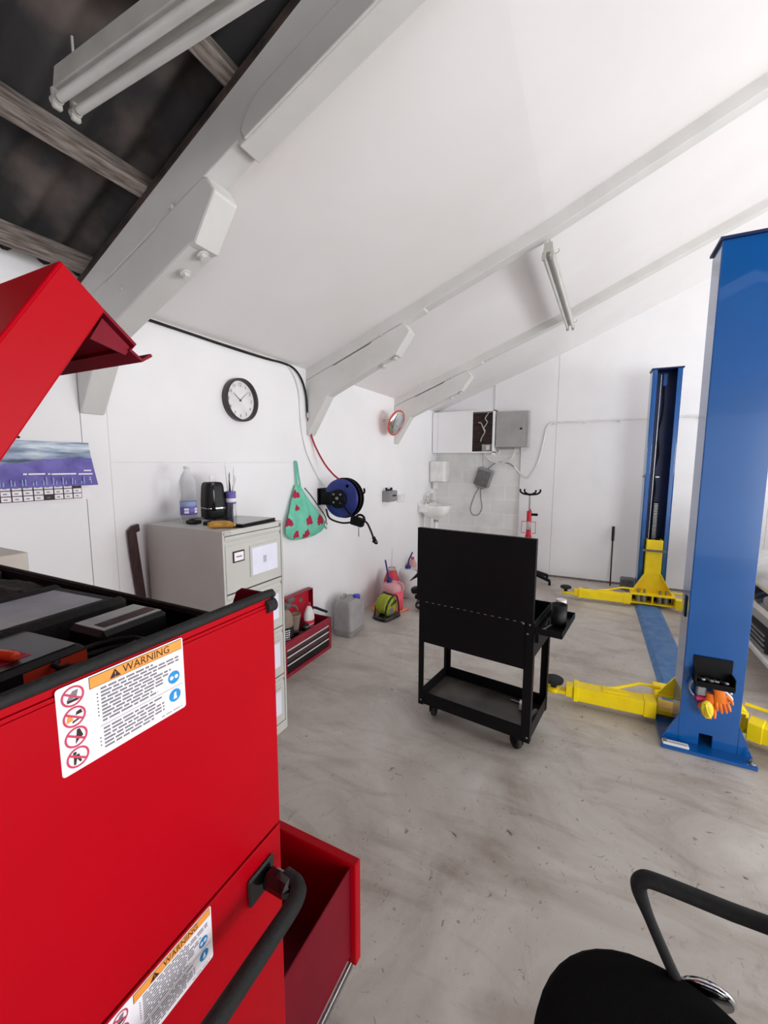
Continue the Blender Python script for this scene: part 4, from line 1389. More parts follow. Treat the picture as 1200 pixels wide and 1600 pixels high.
for y in (5.88, 6.07):
    m = M().use(CHROME)
    m.cyl((-2.21, y, 1.07), (-2.21, y, 1.105), .012, n=12)
    m.lathe([(.022, 1.105), (.024, 1.12), (.012, 1.13), (0, 1.13)], (-2.21, y, 0), None, 12)
    m.tube(bez([(-2.21, y, 1.1), (-2.17, y, 1.115), (-2.135, y, 1.10), (-2.13, y, 1.085)], 4), .009, 8)
    m.build('tap', None, t)
m = M().use(CUPW)
m.cyl((-2.08, 5.98, .87), (-2.08, 5.98, .80), .028, n=16)
m.cyl((-2.08, 5.98, .80), (-2.08, 5.98, .62), .035, n=16)
m.tube(bez([(-2.08, 5.98, .65), (-2.12, 5.98, .6), (-2.2, 5.98, .62), (WX, 5.98, .62)], 4), .022, 10)
m.use(STEEL).cyl((-2.08, 5.98, .835), (-2.08, 5.98, .80), .036, n=16)
m.build('waste_pipe', None, t)
m = M().use(CUPW)
for y in (5.86, 6.1):
    m.tube(bez([(-2.2, y, .96), (-2.22, y, .8), (-2.23, y, .6), (-2.25, y, .3)], 4), .012, 8)
m.build('supply_pipe', None, t)
m = M().use(CUPW).box(-2.29, -2.02, 5.96, 6.0, .0, .0)
for k, (y, x, h) in enumerate([(6.0, -2.23, .13), (6.11, -2.20, .17)]):
    t2 = thing('soap_bottle', ['short clear soap bottle on the basin back ledge', 'taller clear soap bottle nearer the corner on basin ledge'][k], 'bottle', (x, y, 1.077), group='soap bottles on the basin')
    M().use(mat('clear_soap', (236, 232, 228), .15, trans=.6, ior=1.2)).lathe([(.026, 0), (.028, .006), (.028, h * .75), (.012, h * .88), (.012, h * .9)], (x, y, 1.077), None, 18).build('bottle', None, t2)
    M().use(CUPW).lathe([(.014, h * .9), (.014, h), (.006, h + .02), (0, h + .02)], (x, y, 1.077), None, 12).build('pump', None, t2)
t = thing('towel_dispenser', 'white paper towel dispenser on left wall above the basin', 'dispenser', (WX, 6.32, 1.55))
m = M().use(CUPW)
q = rrect(.135, .12, .05, 0, 5)
m.loft([[Vector((WX + .135 + p.x * (1 if p.x > 0 else 1), 6.34 + p.y, z)) for p in q] for z in (1.405, 1.715)])
m.build('cover', None, t, bevel=.004)
M().use(CABGREY).box(WX + .002, WX + .262, 6.24, 6.44, 1.39, 1.405).build('outlet', None, t)
M().use(CUPW).box(WX + .045, WX + .10, 6.3, 6.4, 1.28, 1.39, bev=.004).build('towel_end', None, t)
t = thing('wall_cupboard', 'white boxed cupboard on far wall with its right end open', 'cupboard', (-1.8, 6.45, 2.2))
m = M().use(WHITE)
Z0, Z1 = 1.845, 2.477
CBX0, CBX1, CBY = -2.29, -1.325, 6.36
m.box(CBX0, CBX1, CBY, FY + .04, Z0, Z0 + .02)
m.box(CBX0, CBX1, CBY, FY + .02, Z1 - .02, Z1)
m.box(CBX0, CBX0 + .02, CBY, FY + .04, Z0, Z1)
m.box(CBX1 - .03, CBX1, CBY, FY - .001, Z0 - .03, Z1 + .0)
m.build('carcass', None, t, bevel=.002)
M().use(BROWN).box(CBX0 + .02, CBX1 - .03, FY + .0, FY + .016, Z0 + .02, Z1 - .02).build('back_boards', None, t, label='dark brown boards at the back of the open end')
m = M().use(DARKWOOD)
for k in range(6):
    m.box(-1.66, CBX1 - .031, FY - .006, FY - .0002, Z0 + .17 + k * .085, Z0 + .178 + k * .085)
m.build('board_gaps', None, t)
M().use(WHITE).box(-2.2, -1.652, CBY - .018, CBY, Z0 + .0, Z1, bev=.002).build('door', None, t, label='white sliding door panel')
M().use(WHITE).box(CBX0, -2.203, CBY - .012, CBY, Z0, Z1, bev=.002).build('side_strip', None, t)
m = M().use(ENCL).box(-1.53, -1.38, 6.45, 6.56, Z0 + .022, Z0 + .13, bev=.006)
m.use(CUPW).box(-1.46, -1.40, 6.43, 6.45, Z0 + .04, Z0 + .115, bev=.006)
m.build('fuse_box', None, t)
for pts in ([(-1.44, 6.5, 2.46), (-1.50, 6.5, 2.37), (-1.465, 6.5, 2.31), (-1.52, 6.5, 2.22), (-1.50, 6.5, 2.16), (-1.545, 6.5, 2.08), (-1.56, 6.5, 2.02)], [(-1.60, 6.5, 2.31), (-1.56, 6.5, 2.3), (-1.53, 6.5, 2.23), (-1.49, 6.5, 2.18)]):
    M().use(CUPW).tube(bez(pts, 3), .008, 8).build('wire', None, t)
t = thing('metal_enclosure', 'grey metal electrical enclosure box on far wall', 'electrical box', (-1.1, 6.5, 2.2))
M().use(ENCL).box(-1.315, -.845, 6.41, FY - .001, 1.925, 2.448, bev=.006).build('case', None, t)
d = M().use(ENCL).box(-1.31, -.90, 6.396, 6.41, 1.93, 2.443, bev=.003).build('door', None, t)
M().use(ENCL).box(-1.31, -.90, 6.3945, 6.396, 1.93, 2.02).build('door_band', None, d, label='paler strip along the door bottom')
M().use(BLKPL).lathe([(.016, 0), (.016, .012), (0, .012)], (-.95, 6.396, 2.19), RX(PI / 2), 14).build('lock', None, d)
m = M().use(STEEL).box(-1.24, -1.06, 6.43, 6.54, 1.895, 1.925)
for x in (-1.075, -1.0, -.95):
    m.cyl((x, 6.47, 1.93), (x, 6.47, 1.895), .018, n=10)
m.build('cable_gland', None, t)
m = M().use(CUPW).tube(bez([(-1.33, 6.53, 1.86), (-1.30, 6.53, 1.84), (-1.28, 6.53, 1.85), (-1.27, 6.53, 1.93)], 4), .018, 10)
tag(m.build('white_elbow_pipe', None, loc=(-1.3, 6.53, 1.86)), 'short white pipe elbow between cupboard and grey enclosure', 'pipe')
m = M().use(CUPW).tube(bez([(-1.52, 6.54, 1.845), (-1.44, 6.54, 1.75), (-1.33, 6.54, 1.70), (-1.2, 6.54, 1.70), (-1.10, 6.53, 1.76), (-1.05, 6.5, 1.86), (-1.03, 6.47, 1.90)], 6), .013, 8)
tag(m.build('grey_flex_cable', None, loc=(-1.3, 6.54, 1.75)), 'cable looping from the cupboard up to the grey enclosure', 'cable')
m = M().use(CUPW)
m.tube(bez([(-1.05, 6.54, 1.63), (-.9, 6.535, 1.49), (-.82, 6.53, 1.5), (-.72, 6.53, 1.68), (-.66, 6.53, 1.95), (-.62, 6.53, 2.18), (-.575, 6.53, 2.255), (-.5, 6.53, 2.268), (-.2, 6.53, 2.27), (.5, 6.53, 2.275), (1.3, 6.53, 2.285), (2.5, 6.53, 2.29), (4.0, 6.53, 2.3)], 6), .012, 10)
for x in (-.5, -.12, .31, .75, 1.2, 1.7):
    m.box(x - .012, x + .012, 6.52, FY, 2.243, 2.285)
tag(m.build('conduit_pipe', None, loc=(0, 6.53, 2.2)), 'white conduit pipe running across the far wall behind far lift post', 'pipe')
t = thing('battery_charger', 'grey box hanging crooked on the white block wall', 'charger', (-1.5, 6.52, 1.45))
Rt = RY(.30)
def tilt(b, x0, x1, z0, z1, y0, y1, bev):
    return b.box(x0, x1, y0, y1, z0, z1, bev=bev, rot=Rt, ctr=(-1.505, 6.5, 1.46))
tilt(M().use(MGREY), -1.625, -1.385, 1.325, 1.61, 6.47, FY + .045, .02).build('case', None, t)
tilt(M().use(BOXGREY), -1.61, -1.40, 1.345, 1.575, 6.455, 6.47, .012).build('cover', None, t)
tilt(M().use(MGREY), -1.57, -1.44, 1.29, 1.33, 6.48, 6.56, .01).build('base_strip', None, t)
m = M().use(MGREY).tube(bez([(-1.57, 6.54, 1.32), (-1.64, 6.54, 1.18), (-1.70, 6.54, .98), (-1.67, 6.54, .88), (-1.58, 6.54, .87), (-1.52, 6.54, .98), (-1.54, 6.54, 1.15), (-1.55, 6.54, 1.3)], 6), .009, 8)
m.build('lead_loop', None, t)
M().use(MGREY).tube(bez([(-1.44, 6.54, 1.60), (-1.33, 6.54, 1.69), (-1.22, 6.54, 1.70), (-1.12, 6.54, 1.68), (-1.05, 6.54, 1.63)], 5), .010, 8).build('top_cable', None, t)
M().use(MGREY).tube([(-1.52, 6.55, 1.6), (-1.53, 6.55, 1.84)], .004, 6).build('hanging_cord', None, t)

# ------------------------------------------------------------------ transmission jack and pry bar
t = thing('transmission_jack', 'red upright jack with black forked saddle by far wall', 'jack', (-.76, 6.2, 0))
jx, jy = -.762, 6.2
m = M().use(JACKRED)
m.lathe([(.045, .12), (.045, .66), (.034, .68), (.034, 1.0), (.03, 1.015), (0, 1.015)], (jx, jy, 0), None, 24)
m.cyl((jx + .015, jy - .02, .99), (jx + .015, jy - .02, 1.045), .008, n=8)
m.build('cylinder', None, t)
M().use(CABGREY).lathe([(.0346, .75), (.0346, .87)], (jx, jy, 0), None, 24).build('label_band', None, t)
M().use(STEEL).cyl((jx, jy, 1.0), (jx, jy, 1.26), .012, n=12).build('ram', None, t)
m = M().use(BLACK)
m.tube(bez([(jx - .135, jy, 1.325), (jx - .13, jy, 1.285), (jx - .08, jy, 1.255), (jx, jy, 1.25), (jx + .08, jy, 1.255), (jx + .13, jy, 1.285), (jx + .135, jy, 1.325)], 5), .013, 8)
m.tube(bez([(jx - .075, jy, 1.325), (jx - .07, jy, 1.28), (jx, jy, 1.25), (jx + .07, jy, 1.28), (jx + .075, jy, 1.315)], 5), .012, 8)
m.lathe([(.03, 1.235), (.04, 1.262), (0, 1.262)], (jx, jy, 0), None, 14)
m.build('saddle', None, t)
M().use(BLACK).cyl((jx + .03, jy, .965), (jx + .115, jy, .965), .018, n=12).build('grip', None, t)
M().use(SIGNRED).tube([(jx - .095, jy - .03, .70), (jx + .095, jy - .03, .70), (jx + .095, jy - .03, .865), (jx - .095, jy - .03, .865)], .006, 8, closed=True).build('frame_handle', None, t)
m = M().use(BLACK)
for a in (.75, -.45, 2.4, -2.7):
    e = Vector((jx + .36 * math.cos(a), jy + .28 * math.sin(a) * (1 if a < 1 else .8), .06))
    m.tube([(jx, jy, .16), (jx + (e.x - jx) * .5, jy + (e.y - jy) * .5, .11), e], [.035, .03, .022], 8)
    m.cyl((e.x - .015, e.y, .03), (e.x + .015, e.y, .03), .03, n=14)
m.build('base_legs', None, t)
t = thing('pry_bar', 'thin dark bar with black grip leaning on far wall', 'bar', (.32, 6.47, 0))
M().use(OAK).tube([(.318, 6.45, 0.0), (.318, 6.545, .66)], .010, 8).build('shaft', None, t)
M().use(BLKPL).tube([(.318, 6.52, .62), (.318, 6.545, .82)], .018, 10).build('grip', None, t)
m = M().use(BLKPL).box(-.02, .05, 6.06, 6.1, 0, .025, bev=.006)
tag(m.build('black_block', None, loc=(0, 6.08, 0)), 'tiny black block on floor behind the far yellow arm', 'block')
t = thing('air_tool', 'dark boxy tool on floor behind the far lift', 'tool', (.55, 6.38, 0))
M().use(BOXGREY).box(.43, .60, 6.28, 6.42, .02, .16, bev=.015).build('body', None, t)
M().use(BLKPL).cyl((.60, 6.33, .15), (.64, 6.33, .15), .045, n=16).build('knob', None, t)

# ------------------------------------------------------------------ two post lift
def base_bolts(t, x0, x1, y0, y1, z):
    for x in (x0, x1):
        for y in (y0, y1):
            b = M().use(STEEL).lathe([(.018, 0), (.018, .004), (.0, .004)], (x, y, z), None, 14)
            b.lathe([(.012, .004), (.012, .016), (.006, .016), (.006, .026), (0, .026)], (x, y, z), None, 6, smooth=False)
            b.build('anchor_bolt', None, t)

def arm(t, px, py, sg, ang, L1, L2, z0, near):
    """telescopic lift arm, local x along the arm; world coordinates through xf"""
    T = Matrix.Translation((px, py, 0)) @ Matrix.Rotation(ang, 4, 'Z')
    m = M().use(YEL)
    m.xf = T
    m.box(0, L1, -.05, .05, z0, z0 + .10, bev=.004)
    m.box(L1 - .03, L1, -.056, .056, z0 - .004, z0 + .106, bev=.003)
    m.box(-.02, .05, -.056, .056, z0 - .004, z0 + .106, bev=.003)
    a = m.build('arm', None, t, label='yellow telescopic lifting arm')
    m = M().use(YEL)
    m.xf = T
    m.box(L1, L1 + .05, -.04, .04, z0 + .012, z0 + .09, bev=.003)
    m.box(L1 + .05, L1 + L2, -.035, .035, z0 + .02, z0 + .045, bev=.003)
    m.lathe([(.045, 0), (.045, .03), (0, .03)], (L1 + L2, 0, z0 + .018), None, 20)
    m.build('inner_arm', None, a)
    m = M().use(RUBBER)
    m.xf = T
    m.lathe([(.02, 0), (.02, .04), (.06, .042), (.064, .05), (.064, .064), (.055, .07), (0, .07)], (L1 + L2, 0, z0 + .045), None, 28)
    m.build('lift_pad', None, a, label='round black rubber lift pad')
    m = M().use(YEL)
    m.xf = T
    m.tube([(L1 * .55, .02 * sg, z0 + .105), (L1 * .45, .03 * sg, z0 + .112), (.06, .1 * sg, z0 + .145), (-.06, .1 * sg, z0 + .145)], .011, 8)
    m.box(L1 * .3, L1 * .62, -.03, .03, z0 + .1, z0 + .112)
    m.build('arm_guard', None, a)
    return a

# near post (closed back towards the camera)
t = thing('lift_post', 'near blue lift post with closed back, gloves and tray on it', 'car lift', (.7, 3.0, 0), group='two post lift')
X0, X1, PB, PF = .556, .842, 2.90, 3.11
HN = 2.862
m = M().use(BLUE)
hole = [(X0, 0.02), (.659, .02), (.659, .095), (.722, .095), (.722, .02), (X1, .02), (X1, HN), (X0, HN)]
m.prism(hole, PB, PB + .008)
m.box(X0, X0 + .008, PB + .008, PF, .02, HN)
m.box(X1 - .008, X1, PB + .008, PF, .02, HN)
m.box(X0 + .008, X0 + .06, PF - .008, PF, .02, HN)
m.box(X1 - .06, X1 - .008, PF - .008, PF, .02, HN)
m.build('column', None, t, bevel=.006)
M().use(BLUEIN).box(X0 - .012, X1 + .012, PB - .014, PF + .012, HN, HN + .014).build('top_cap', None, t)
m = M().use(BLUE).box(.462, .915, 2.812, 3.19, 0, .022, bev=.003)
m.build('base_plate', None, t)
for s_, xa, xb in ((-1, X0, X0 - .075), (1, X1, X1 + .068)):
    M().use(BLUE).prism([(xa, .022), (xb, .022), (xa, .19)], PB - .0, PB + .014).build('gusset', None, t)
base_bolts(t, .485, .893, 2.84, 3.16, .022)
m = M().use(CUPW).box(.472, .602, 2.818, 2.862, .022, .034, bev=.003)
m.use(INKGREY).box(.48, .594, 2.835, 2.84, .034, .0355)
m.build('floor_cover', None, t, label='white cover strip lying on the base plate')
M().use(BLKPL).box(X0 - .006, X0, 2.975, 3.02, .77, .90, bev=.003).build('rubber_plug', None, t)
m = M().use(YEL)
m.box(.46, .94, 3.115, 3.16, .055, .075)
m.box(.46, .94, 3.115, 3.30, .165, .18)
m.box(.46, .94, 3.115, 3.30, .045, .06)
m.box(.46, .475, 3.115, 3.3, .06, .165)
m.box(.925, .94, 3.115, 3.3, .06, .165)
m.box(.62, .78, 3.115, 3.13, .05, .72)
m.prism([(.47, .18), (.93, .18), (.78, .40), (.62, .40)], 3.13, 3.145)
m.build('carriage', None, t, label='yellow lifting carriage', bevel=.003)
arm(t, .44, 3.10, -1, PI + .03, .47, .13, .045, True)
arm(t, .96, 3.10, 1, -.42, .55, .16, .045, True)

# tray and gloves on near post
t = thing('magnetic_tray', 'black tool tray stuck on the near blue post', 'tray', (.69, 2.85, .46))
m = M().use(BLACK)
m.box(.60, .78, PB - .006, PB - .0005, .44, .575)
m.prism([(PB - .006, .575), (PB - .006, .44), (PB - .09, .425), (PB - .095, .455), (PB - .09, .458), (PB - .085, .432), (PB - .012, .446), (PB - .012, .575)], .60, .78, 'yz')
m.box(.60, .604, PB - .09, PB - .006, .43, .50)
m.box(.776, .78, PB - .09, PB - .006, .43, .50)
m.build('tray_body', None, t)
for k, (x, a) in enumerate([(.625, .5), (.668, .3), (.70, -.1), (.735, .35)]):
    M().use(STEEL if k != 1 else BOXGREY).box(x - .012, x + .012, PB - .085, PB - .02, .452, .466, bev=.005, rot=RX(-.3) @ RZ(a)).build('socket', None, t)
t = thing('tool_bundle', 'grey clamps and pink handle hung under the black tray', 'tools', (.66, 2.86, .38))
m = M().use(STEEL)
m.box(.615, .665, PB - .05, PB - .01, .35, .43, bev=.008)
m.tube(bez([(.60, PB - .03, .43), (.585, PB - .03, .39), (.60, PB - .03, .35), (.63, PB - .03, .33)], 4), .006, 8)
m.build('clamp', None, t)
M().use(PINKH).cyl((.618, PB - .04, .335), (.66, PB - .04, .33), .016, n=14).build('pink_handle', None, t)
m = M().use(CUPW)
m.tube(bez([(.70, PB - .03, .43), (.75, PB - .03, .40), (.785, PB - .03, .36), (.76, PB - .03, .335), (.72, PB - .03, .35)], 4), .007, 8)
m.tube(bez([(.71, PB - .03, .43), (.77, PB - .03, .415), (.78, PB - .03, .39)], 4), .006, 8)
m.build('cable_loop', None, t)
def glove(name, label, c, mt, sc, rot, flip):
    t2 = thing(name, label, 'glove', c)
    R = Matrix.Rotation(rot, 4, 'Y')
    T = Matrix.Translation(c) @ R @ Matrix.Scale(sc, 4)
    m = M().use(mt)
    m.xf = T
    rr = []
    for z, hw, hd, cx in [(0, .034, .022, 0), (-.02, .036, .02, .002), (-.05, .033, .018, 0), (-.075, .040, .02, 0), (-.105, .043, .018, 0), (-.125, .04, .014, 0)]:
        rr.append([Vector((cx + hw * math.cos(a), hd * math.sin(a) + .003 * math.sin(3 * a + z * 90), z)) for a in [2 * PI * k / 20 for k in range(20)]])
    m.loft(rr)
    for k, (x, L_) in enumerate([(-.03, .055), (-.010, .07), (.012, .065), (.031, .05)]):
        m.tube(bez([(x, 0, -.115), (x * 1.15, -.006, -.13 - L_ * .4), (x * 1.2, -.002 - .006 * k, -.13 - L_)], 4), [.0115] * 5 + [.0105, .0095, .008, .005], 10)
    m.tube(bez([(flip * .034, 0, -.07), (flip * .056, -.008, -.10), (flip * .062, -.01, -.135)], 4), [.012] * 5 + [.011, .010, .008, .005], 10)
    m.build('glove_body', None, t2)
    return t2
glove('rubber_glove', 'orange rubber glove hanging higher under the tray', (.712, PB - .05, .43), ORGLOVE, .78, -.25, 1)
glove('rubber_glove', 'crumpled orange rubber glove hanging lowest on the blue post', (.69, PB - .035, .375), ORGLOVE, .78, .05, -1)
m = M().use(YGLOVE)
m.sphere((.668, PB - .072, .29), .036, 16, 12, (.85, .45, 1.5), RY(-.15))
m.use(mat('yellow_lining', (214, 176, 30), .6)).sphere((.666, PB - .080, .285), .026, 14, 12, (.72, .4, 1.45), RY(-.15))
m.use(YGLOVE).tube(bez([(.655, PB - .086, .325), (.668, PB - .09, .28), (.68, PB - .086, .255)], 4), .005, 8)
tag(m.build('yellow_mitt', None, loc=(.668, PB - .07, .29)), 'yellow lined cuff hanging left of the orange gloves', 'glove')

# far post (open channel towards the camera)
t = thing('lift_post', 'far blue lift post, open channel with yellow carriage, by far wall', 'car lift', (.71, 6.0, 0), group='two post lift')
X0, X1, PF, PB = .578, .872, 5.88, 6.10
HF = 2.775
m = M().use(BLUE)
m.box(X0, X0 + .008, PF, PB - .008, .02, HF)
m.box(X1 - .008, X1, PF, PB - .008, .02, HF)
m.box(X0 + .008, X0 + .05, PF, PF + .008, .02, HF)
m.box(X1 - .05, X1 - .008, PF, PF + .008, .02, HF)
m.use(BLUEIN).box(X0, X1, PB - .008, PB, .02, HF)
m.build('column', None, t, bevel=.004)
M().use(BLUEIN).box(X0 - .01, X1 + .012, PF - .012, PB + .01, HF, HF + .014).build('top_cap', None, t)
M().use(BLUE).box(.48, .97, 5.78, 6.2, 0, .022, bev=.003).build('base_plate', None, t)
base_bolts(t, .51, .94, 5.81, 6.17, .022)
M().use(STEEL).cyl((.665, 5.93, .75), (.672, 5.93, 2.72), .009, n=10).build('screw_shaft', None, t, label='pale steel rod inside the channel')
M().use(BLUE).box(.70, .75, 6.02, 6.09, 2.60, 2.75, bev=.008).build('motor_block', None, t)
m = M().use(BLACK).box(.70, .755, 6.0, 6.03, .7, 1.22)
m.use(STEEL)
for k in range(24):
    m.box(.708, .748, 5.996, 6.0, .76 + k * .019, .768 + k * .019)
m.build('safety_rack', None, t, label='black notched safety rack')
m = M().use(BLACK).tube(bez([(.725, 6.06, 2.6), (.73, 6.06, 2.3), (.70, 6.06, 2.05), (.72, 6.06, 1.8), (.69, 6.06, 1.6), (.715, 6.06, 1.4), (.70, 6.06, 1.22)], 5), .007, 8)
m.build('hose', None, t)
m = M().use(STEEL)
m.box(X0 - .02, X0, 5.93, 5.95, 1.52, 1.55)
m.box(.70, .74, 6.0, 6.02, 1.52, 1.535)
m.build('limit_switch', None, t)
m = M().use(YEL)
m.box(.642, .806, 5.80, 5.815, .30, .785, bev=.006)
m.box(.642, .652, 5.815, 6.0, .30, .78)
m.box(.796, .806, 5.815, 6.0, .30, .78)
m.use(YEL)
m.prism([(.642, .385), (.806, .385), (.93, .15), (.52, .15)], 5.795, 5.80)
m.prism([(.642, .385), (.652, .385), (.532, .15), (.52, .15)], 5.72, 5.80)
m.prism([(.796, .385), (.806, .385), (.93, .15), (.918, .15)], 5.72, 5.80)
m.box(.50, .95, 5.62, 5.80, .142, .156)
m.box(.50, .95, 5.62, 5.80, .040, .054)
m.box(.50, .512, 5.62, 5.80, .054, .142)
m.box(.938, .95, 5.62, 5.80, .054, .142)
m.box(.715, .73, 5.62, 5.70, .054, .142)
m.build('carriage', None, t, label='yellow carriage and base frame of the far post', bevel=.002)
M().use(BOXGREY).box(.605, .845, 5.765, 5.80, .648, .668).build('cross_plate', None, t, label='dark grey cross bar on the carriage')
for x in (.585, .645, .80, .865):
    m = M().use(STEEL).cyl((x, 5.70, .054), (x, 5.70, .142), .032, n=18)
    m.cyl((x, 5.70, .156), (x, 5.70, .20), .016, n=12)
    m.build('pivot_pin', None, t)
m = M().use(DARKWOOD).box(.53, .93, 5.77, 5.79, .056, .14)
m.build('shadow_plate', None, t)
arm(t, .475, 5.60, -1, PI + .03, .54, .145, .045, False)
arm(t, .96, 5.60, 1, -.10, .54, .16, .045, False)

# floor cover between posts
m = M().use(BLUEFL)
rows = [(.548, 0.004), (.585, .034), (.765, .034), (.805, .004), (.805, 0), (.548, 0)]
m.prism(rows, 3.34, 5.60, 'xz')
o = m.build('floor_cable_cover', None, loc=(.68, 4.5, 0), bevel=.003)
tag(o, 'long blue floor cover plate between the two lift posts', 'floor cover')

# ------------------------------------------------------------------ black trolley
t = thing('tool_trolley', 'black steel tool trolley with raised lid in room centre', 'trolley', (-.953, 2.44, 0), math.radians(-7.8), local=True)
W_, D_ = .725, .42
for x, y in ((0, 0), (W_, 0), (0, D_), (W_, D_)):
    sx = 1 if x == 0 else -1
    sy = 1 if y == 0 else -1
    top = .815
    pw = .050 if x > 0 else .038
    m = M().use(BLACK)
    m.prism([(x, y), (x + sx * pw, y), (x + sx * pw, y + sy * .003), (x + sx * .003, y + sy * .003), (x + sx * .003, y + sy * .038), (x, y + sy * .038)], .098, top, 'xy')
    m.build('post', None, t)
m = M().use(BLACK)
m.box(.003, W_ - .003, .003, .006, .105, .19)
m.box(.003, W_ - .003, D_ - .006, D_ - .003, .105, .19)
m.box(.003, .006, .006, D_ - .006, .105, .19)
m.box(W_ - .006, W_ - .003, .006, D_ - .006, .105, .19)
m.use(BLKTRAY).box(.006, W_ - .006, .006, D_ - .006, .105, .112)
m.build('bottom_tray', None, t, bevel=.001)
m = M().use(BLACK)
m.box(.038, W_ - .042, .0, .012, .533, .812)
m.box(.003, W_ - .003, .012, .016, .69, .812)
m.build('front_apron', None, t, bevel=.0015)
m = M().use(BLACK)
m.box(.003, W_ - .003, D_ - .006, D_ - .003, .60, .815)
m.box(.003, .006, .0, D_ - .006, .60, .815)
m.box(W_ - .006, W_ - .003, .0, D_ - .006, .60, .815)
m.box(.006, W_ - .006, .016, D_ - .006, .62, .625)
m.build('top_tray', None, t, bevel=.001)
m = M().use(BLACK)
m.box(-.016, W_ - .008, -.004, .0, .808, 1.283)
m.box(-.016, -.012, .0, .028, .815, 1.283)
m.box(W_ - .012, W_ - .008, .0, .028, .815, 1.283)
m.box(-.016, W_ - .008, .0, .028, 1.279, 1.283)
l = m.build('raised_lid', None, t, label='raised black lid panel of the trolley', bevel=.0015)
m = M().use(MGREY)
for k in range(15):
    x = .05 + k * .043
    m.box(x, x + .016, -.0055, -.004, .8055, .8085)
m.build('hinge_slots', None, l)
m = M().use(STEEL)
for x, z in ((.69, .745), (.70, .80), (.71, .13), (.02, .13), (.665, .80)):
    m.lathe([(.006, 0), (.005, .003), (0, .004)], (x, 0, z), RX(PI / 2), 10)
m.build('screws', None, t)
# side shelf right
m = M().use(BLACK)
SX0, SX1, SY0, SY1, SZ = W_, .868, .01, .385, .752
m.box(SX0, SX1, SY0, SY1, SZ, SZ + .003)
m.box(SX0, SX1, SY0, SY0 + .003, SZ, SZ + .036)
m.box(SX0, SX1, SY1 - .003, SY1, SZ, SZ + .036)
m.box(SX1 - .003, SX1, SY0, SY1, SZ, SZ + .036)
m.box(SX0, SX0 + .003, SY0, SY1, SZ, SZ + .036)
m.box(SX0, SX0 + .018, SY0 + .02, SY0 + .024, SZ - .06, SZ)
m.box(SX0, SX0 + .018, SY1 - .024, SY1 - .02, SZ - .06, SZ)
m.build('side_shelf', None, t, bevel=.001)
m = M().use(BLACK)
m.box(-.05, -.002, .02, .16, .80, .83, bev=.006)
m.build('left_bracket', None, t)
for x, y, a in ((.085, .06, .2), (W_ - .075, .05, .9), (.085, D_ - .06, .4), (W_ - .085, D_ - .06, 2.2)):
    m = M().use(BLACK)
    R = Matrix.Translation((x, y, 0)) @ Matrix.Rotation(a, 4, 'Z')
    m.xf = R
    m.box(-.035, .035, -.03, .03, .095, .105)
    m.cyl((0, 0, .075), (0, 0, .098), .024, n=14)
    m.box(-.023, -.0195, -.02, .035, .04, .096)
    m.box(.0195, .023, -.02, .035, .04, .096)
    c_ = m.build('castor', None, t)
    m = M().use(RUBBER)
    m.xf = R
    m.lathe([(.036, -.016), (.044, -.013), (.046, 0), (.044, .013), (.036, .016), (0, .016)], (0, .022, .046), RY(PI / 2), 24)
    m.use(MGREY).lathe([(.014, -.0165), (.014, .0185), (0, .0185)], (0, .022, .046), RY(PI / 2), 14)
    m.build('wheel', None, c_)
# world helper for the trolley frame
TR = Matrix.Translation((-.953, 2.44, 0)) @ Matrix.Rotation(math.radians(-7.8), 4, 'Z')
def tw(x, y, z): return tuple(TR @ Vector((x, y, z)))
c = tw(.81, .20, SZ + .003)
m = M().use(BLKPL).lathe([(.037, 0), (.041, .004), (.044, .128), (.041, .128), (.036, .02), (0, .02)], c, None, 28)
o = m.build('cup', None, loc=c)
tag(o, 'black cup standing on the trolley side shelf', 'cup')
c = tw(.80, .30, SZ + .003)
m = M().use(CUPW).cyl((c[0], c[1], c[2]), (c[0], c[1], c[2] + .128), .03, n=16)
tag(m.build('roll', None, loc=c), 'white roll behind the black cup on trolley shelf', 'roll')
c = tw(.77, .1, SZ + .003)
m = M().use(STEEL).tube([(c[0] - .02, c[1] - .04, c[2] + .008), (c[0] + .02, c[1] + .06, c[2] + .008)], .007, 8)
m.use(BLKPL).tube([(c[0] - .01, c[1], c[2] + .012), (c[0] - .005, c[1] + .12, c[2] + .012)], .010, 8)
tag(m.build('pen_tools', None, loc=c), 'small dark and silver tools lying on trolley side shelf', 'tools')
# items on lower tray
c = tw(.60, .30, .113)
M_ = M().use(CUPW).box(c[0] - .018, c[0] + .018, c[1] - .02, c[1] + .02, c[2], c[2] + .05, bev=.003)
tag(M_.build('small_white_box', None, loc=c), 'small white box on the trolley bottom tray', 'box')
c = tw(.68, .17, .113)
M_ = M().use(BOXGREY).cyl((c[0], c[1] + .02, c[2] + .02), (c[0] + .03, c[1] + .1, c[2] + .03), .02, n=12)
M_.use(STEEL).tube([(c[0] - .02, c[1] - .03, c[2] + .008), (c[0] + .02, c[1] - .09, c[2] + .008)], .008, 8)
tag(M_.build('socket_tools', None, loc=c), 'grey sockets in the right corner of the trolley bottom tray', 'tools')
c = tw(.56, .36, .113)
M_ = M().use(STEEL).tube([(c[0] - .05, c[1] + .0, c[2] + .007), (c[0] + .05, c[1] - .02, c[2] + .007)], .007, 8)
M_.sphere((c[0] + .05, c[1] - .02, c[2] + .009), .012, 10, 8, (1.4, 1, .7))
tag(M_.build('spanner', None, loc=c), 'spanner lying at the back of the trolley bottom tray', 'tool')
